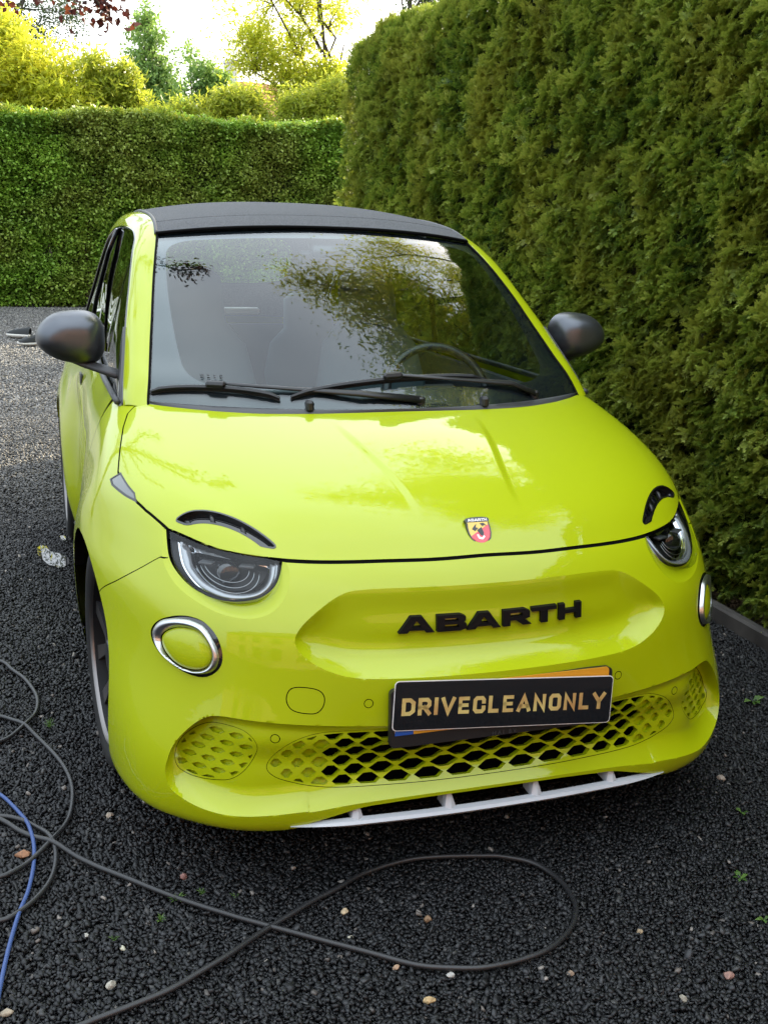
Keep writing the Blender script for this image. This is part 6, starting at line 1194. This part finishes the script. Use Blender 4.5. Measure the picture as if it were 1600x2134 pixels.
# puddle
M_water=principled('puddle_water',(.01,.01,.01),.015,spec=.6)
for pl in([(-.934,2.85),(-.915,2.90),(-.894,2.886),(-.880,2.80),(-.867,2.768),(-.835,2.75),(-.819,2.707),(-.800,2.67),(-.806,2.60),(-.823,2.548),(-.85,2.53),(-.865,2.571),(-.90,2.60),(-.91,2.685),(-.94,2.75)],[(-.825,3.043),(-.795,3.004),(-.803,2.927),(-.824,2.963)]):
    P=smooth_poly(np.array(pl),1); c=P.mean(0); r=np.random.default_rng(2); P=c+(P-c)*(1+r.normal(0,.06,len(P)))[:,None]; b=MB(); b.add([(a,c_,.0085) for a,c_ in P],[tuple(range(len(P)))]); tag(b.obj('puddle',M_water,None,False),kind='structure')
# trainers
M_shoe=principled('knit_dark',(.025,.028,.03),.85); M_sole=principled('sole_white',(.62,.60,.55),.6); M_lace=principled('lace',(.25,.26,.27),.7)
def shoe(x,y,rz,label,tilt=0):
    sh_=tag(empty('trainer',(x,y,0)),label,'shoe','pair of trainers on the drive'); sh_.rotation_euler=(tilt,0,rz); sh_.scale=(1.02,1.1,1.5); bpy.context.view_layer.update()
    prof=[(-.14,.030,.012,.085),(-.12,.040,.010,.098),(-.06,.042,.008,.092),(0,.044,.006,.082),(.05,.050,.006,.072),(.10,.050,.010,.055),(.135,.036,.016,.042),(.148,.015,.022,.034)]
    b=MB(); m=16; V_=[]
    for X,hw,zb_,zt in prof:
        for k in range(m): t=2*math.pi*k/m; V_.append((X,hw*1.08*math.cos(t),(zb_+.034)/2+.002+((.034-zb_)/2+.004)*math.sin(t)))
    F_=[(i*m+k,i*m+(k+1)%m,(i+1)*m+(k+1)%m,(i+1)*m+k) for i in range(len(prof)-1) for k in range(m)]; b.add(V_,F_+[tuple(range(m)),tuple(range((len(prof)-1)*m,len(prof)*m))]); o=b.obj('sole',M_sole); o.parent=sh_
    b=MB(); V_=[]
    for X,hw,zb_,zt in prof:
        for k in range(m):
            t=math.pi*k/(m-1); V_.append((X,hw*math.cos(t),.030+(zt-.028)*math.sin(t)**.8*(1 if not(-.11<X<.01 and 4<k<11) else .55)))
    b.add(V_,[(i*m+k,i*m+k+1,(i+1)*m+k+1,(i+1)*m+k) for i in range(len(prof)-1) for k in range(m-1)]); o=b.obj('upper',M_shoe); o.parent=sh_
    b=MB()
    for k in range(4): X=.02+.02*k; b.tube([(X,-.025,.070-.008*k),(X+.006,0,.084-.009*k),(X,.025,.070-.008*k)],.003,5)
    o=b.obj('laces',M_lace); o.parent=sh_
shoe(-.80,10.68,math.radians(195),'nearer dark trainer with white sole beside the mirror'); shoe(-.93,11.45,math.radians(150),'farther dark trainer with white sole, heel towards us',.25)
# white garden chair just entering at the left edge
M_pl=principled('white_plastic',(.75,.77,.68),.4)
gc=tag(empty('garden_chair',(-1.62,13.2,0)),'white plastic garden chair mostly cut off by the left edge','chair')
for dx,dy in((.26,-.22),(.26,.24),(-.26,-.22),(-.26,.24)):
    b=MB(); b.tube([(-1.62+dx*.86,13.2+dy*.9,.42),(-1.62+dx*1.15,13.2+dy*1.1,.01)],[.022,.018],8,flat=.6); put(b.obj('leg',M_pl),gc)
b=MB(); b.box((-1.62,13.2,.42),(.46,.44,.03),bev=.01); put(b.obj('seat',M_pl,None,False),gc)
for k in range(5): b=MB(); b.box((-1.80+.09*k,13.44,.66),(.05,.02,.46),bev=.006); put(b.obj('back_slat',M_pl,None,False),gc)
for s in(-1,1): b=MB(); b.tube([(-1.62+s*.25,13.42,.66),(-1.62+s*.27,13.2,.65),(-1.62+s*.27,12.98,.64),(-1.62+s*.26,12.96,.42)],[.02,.022,.022,.018],8,flat=.6); put(b.obj('armrest',M_pl),gc)
bpy.context.view_layer.update()
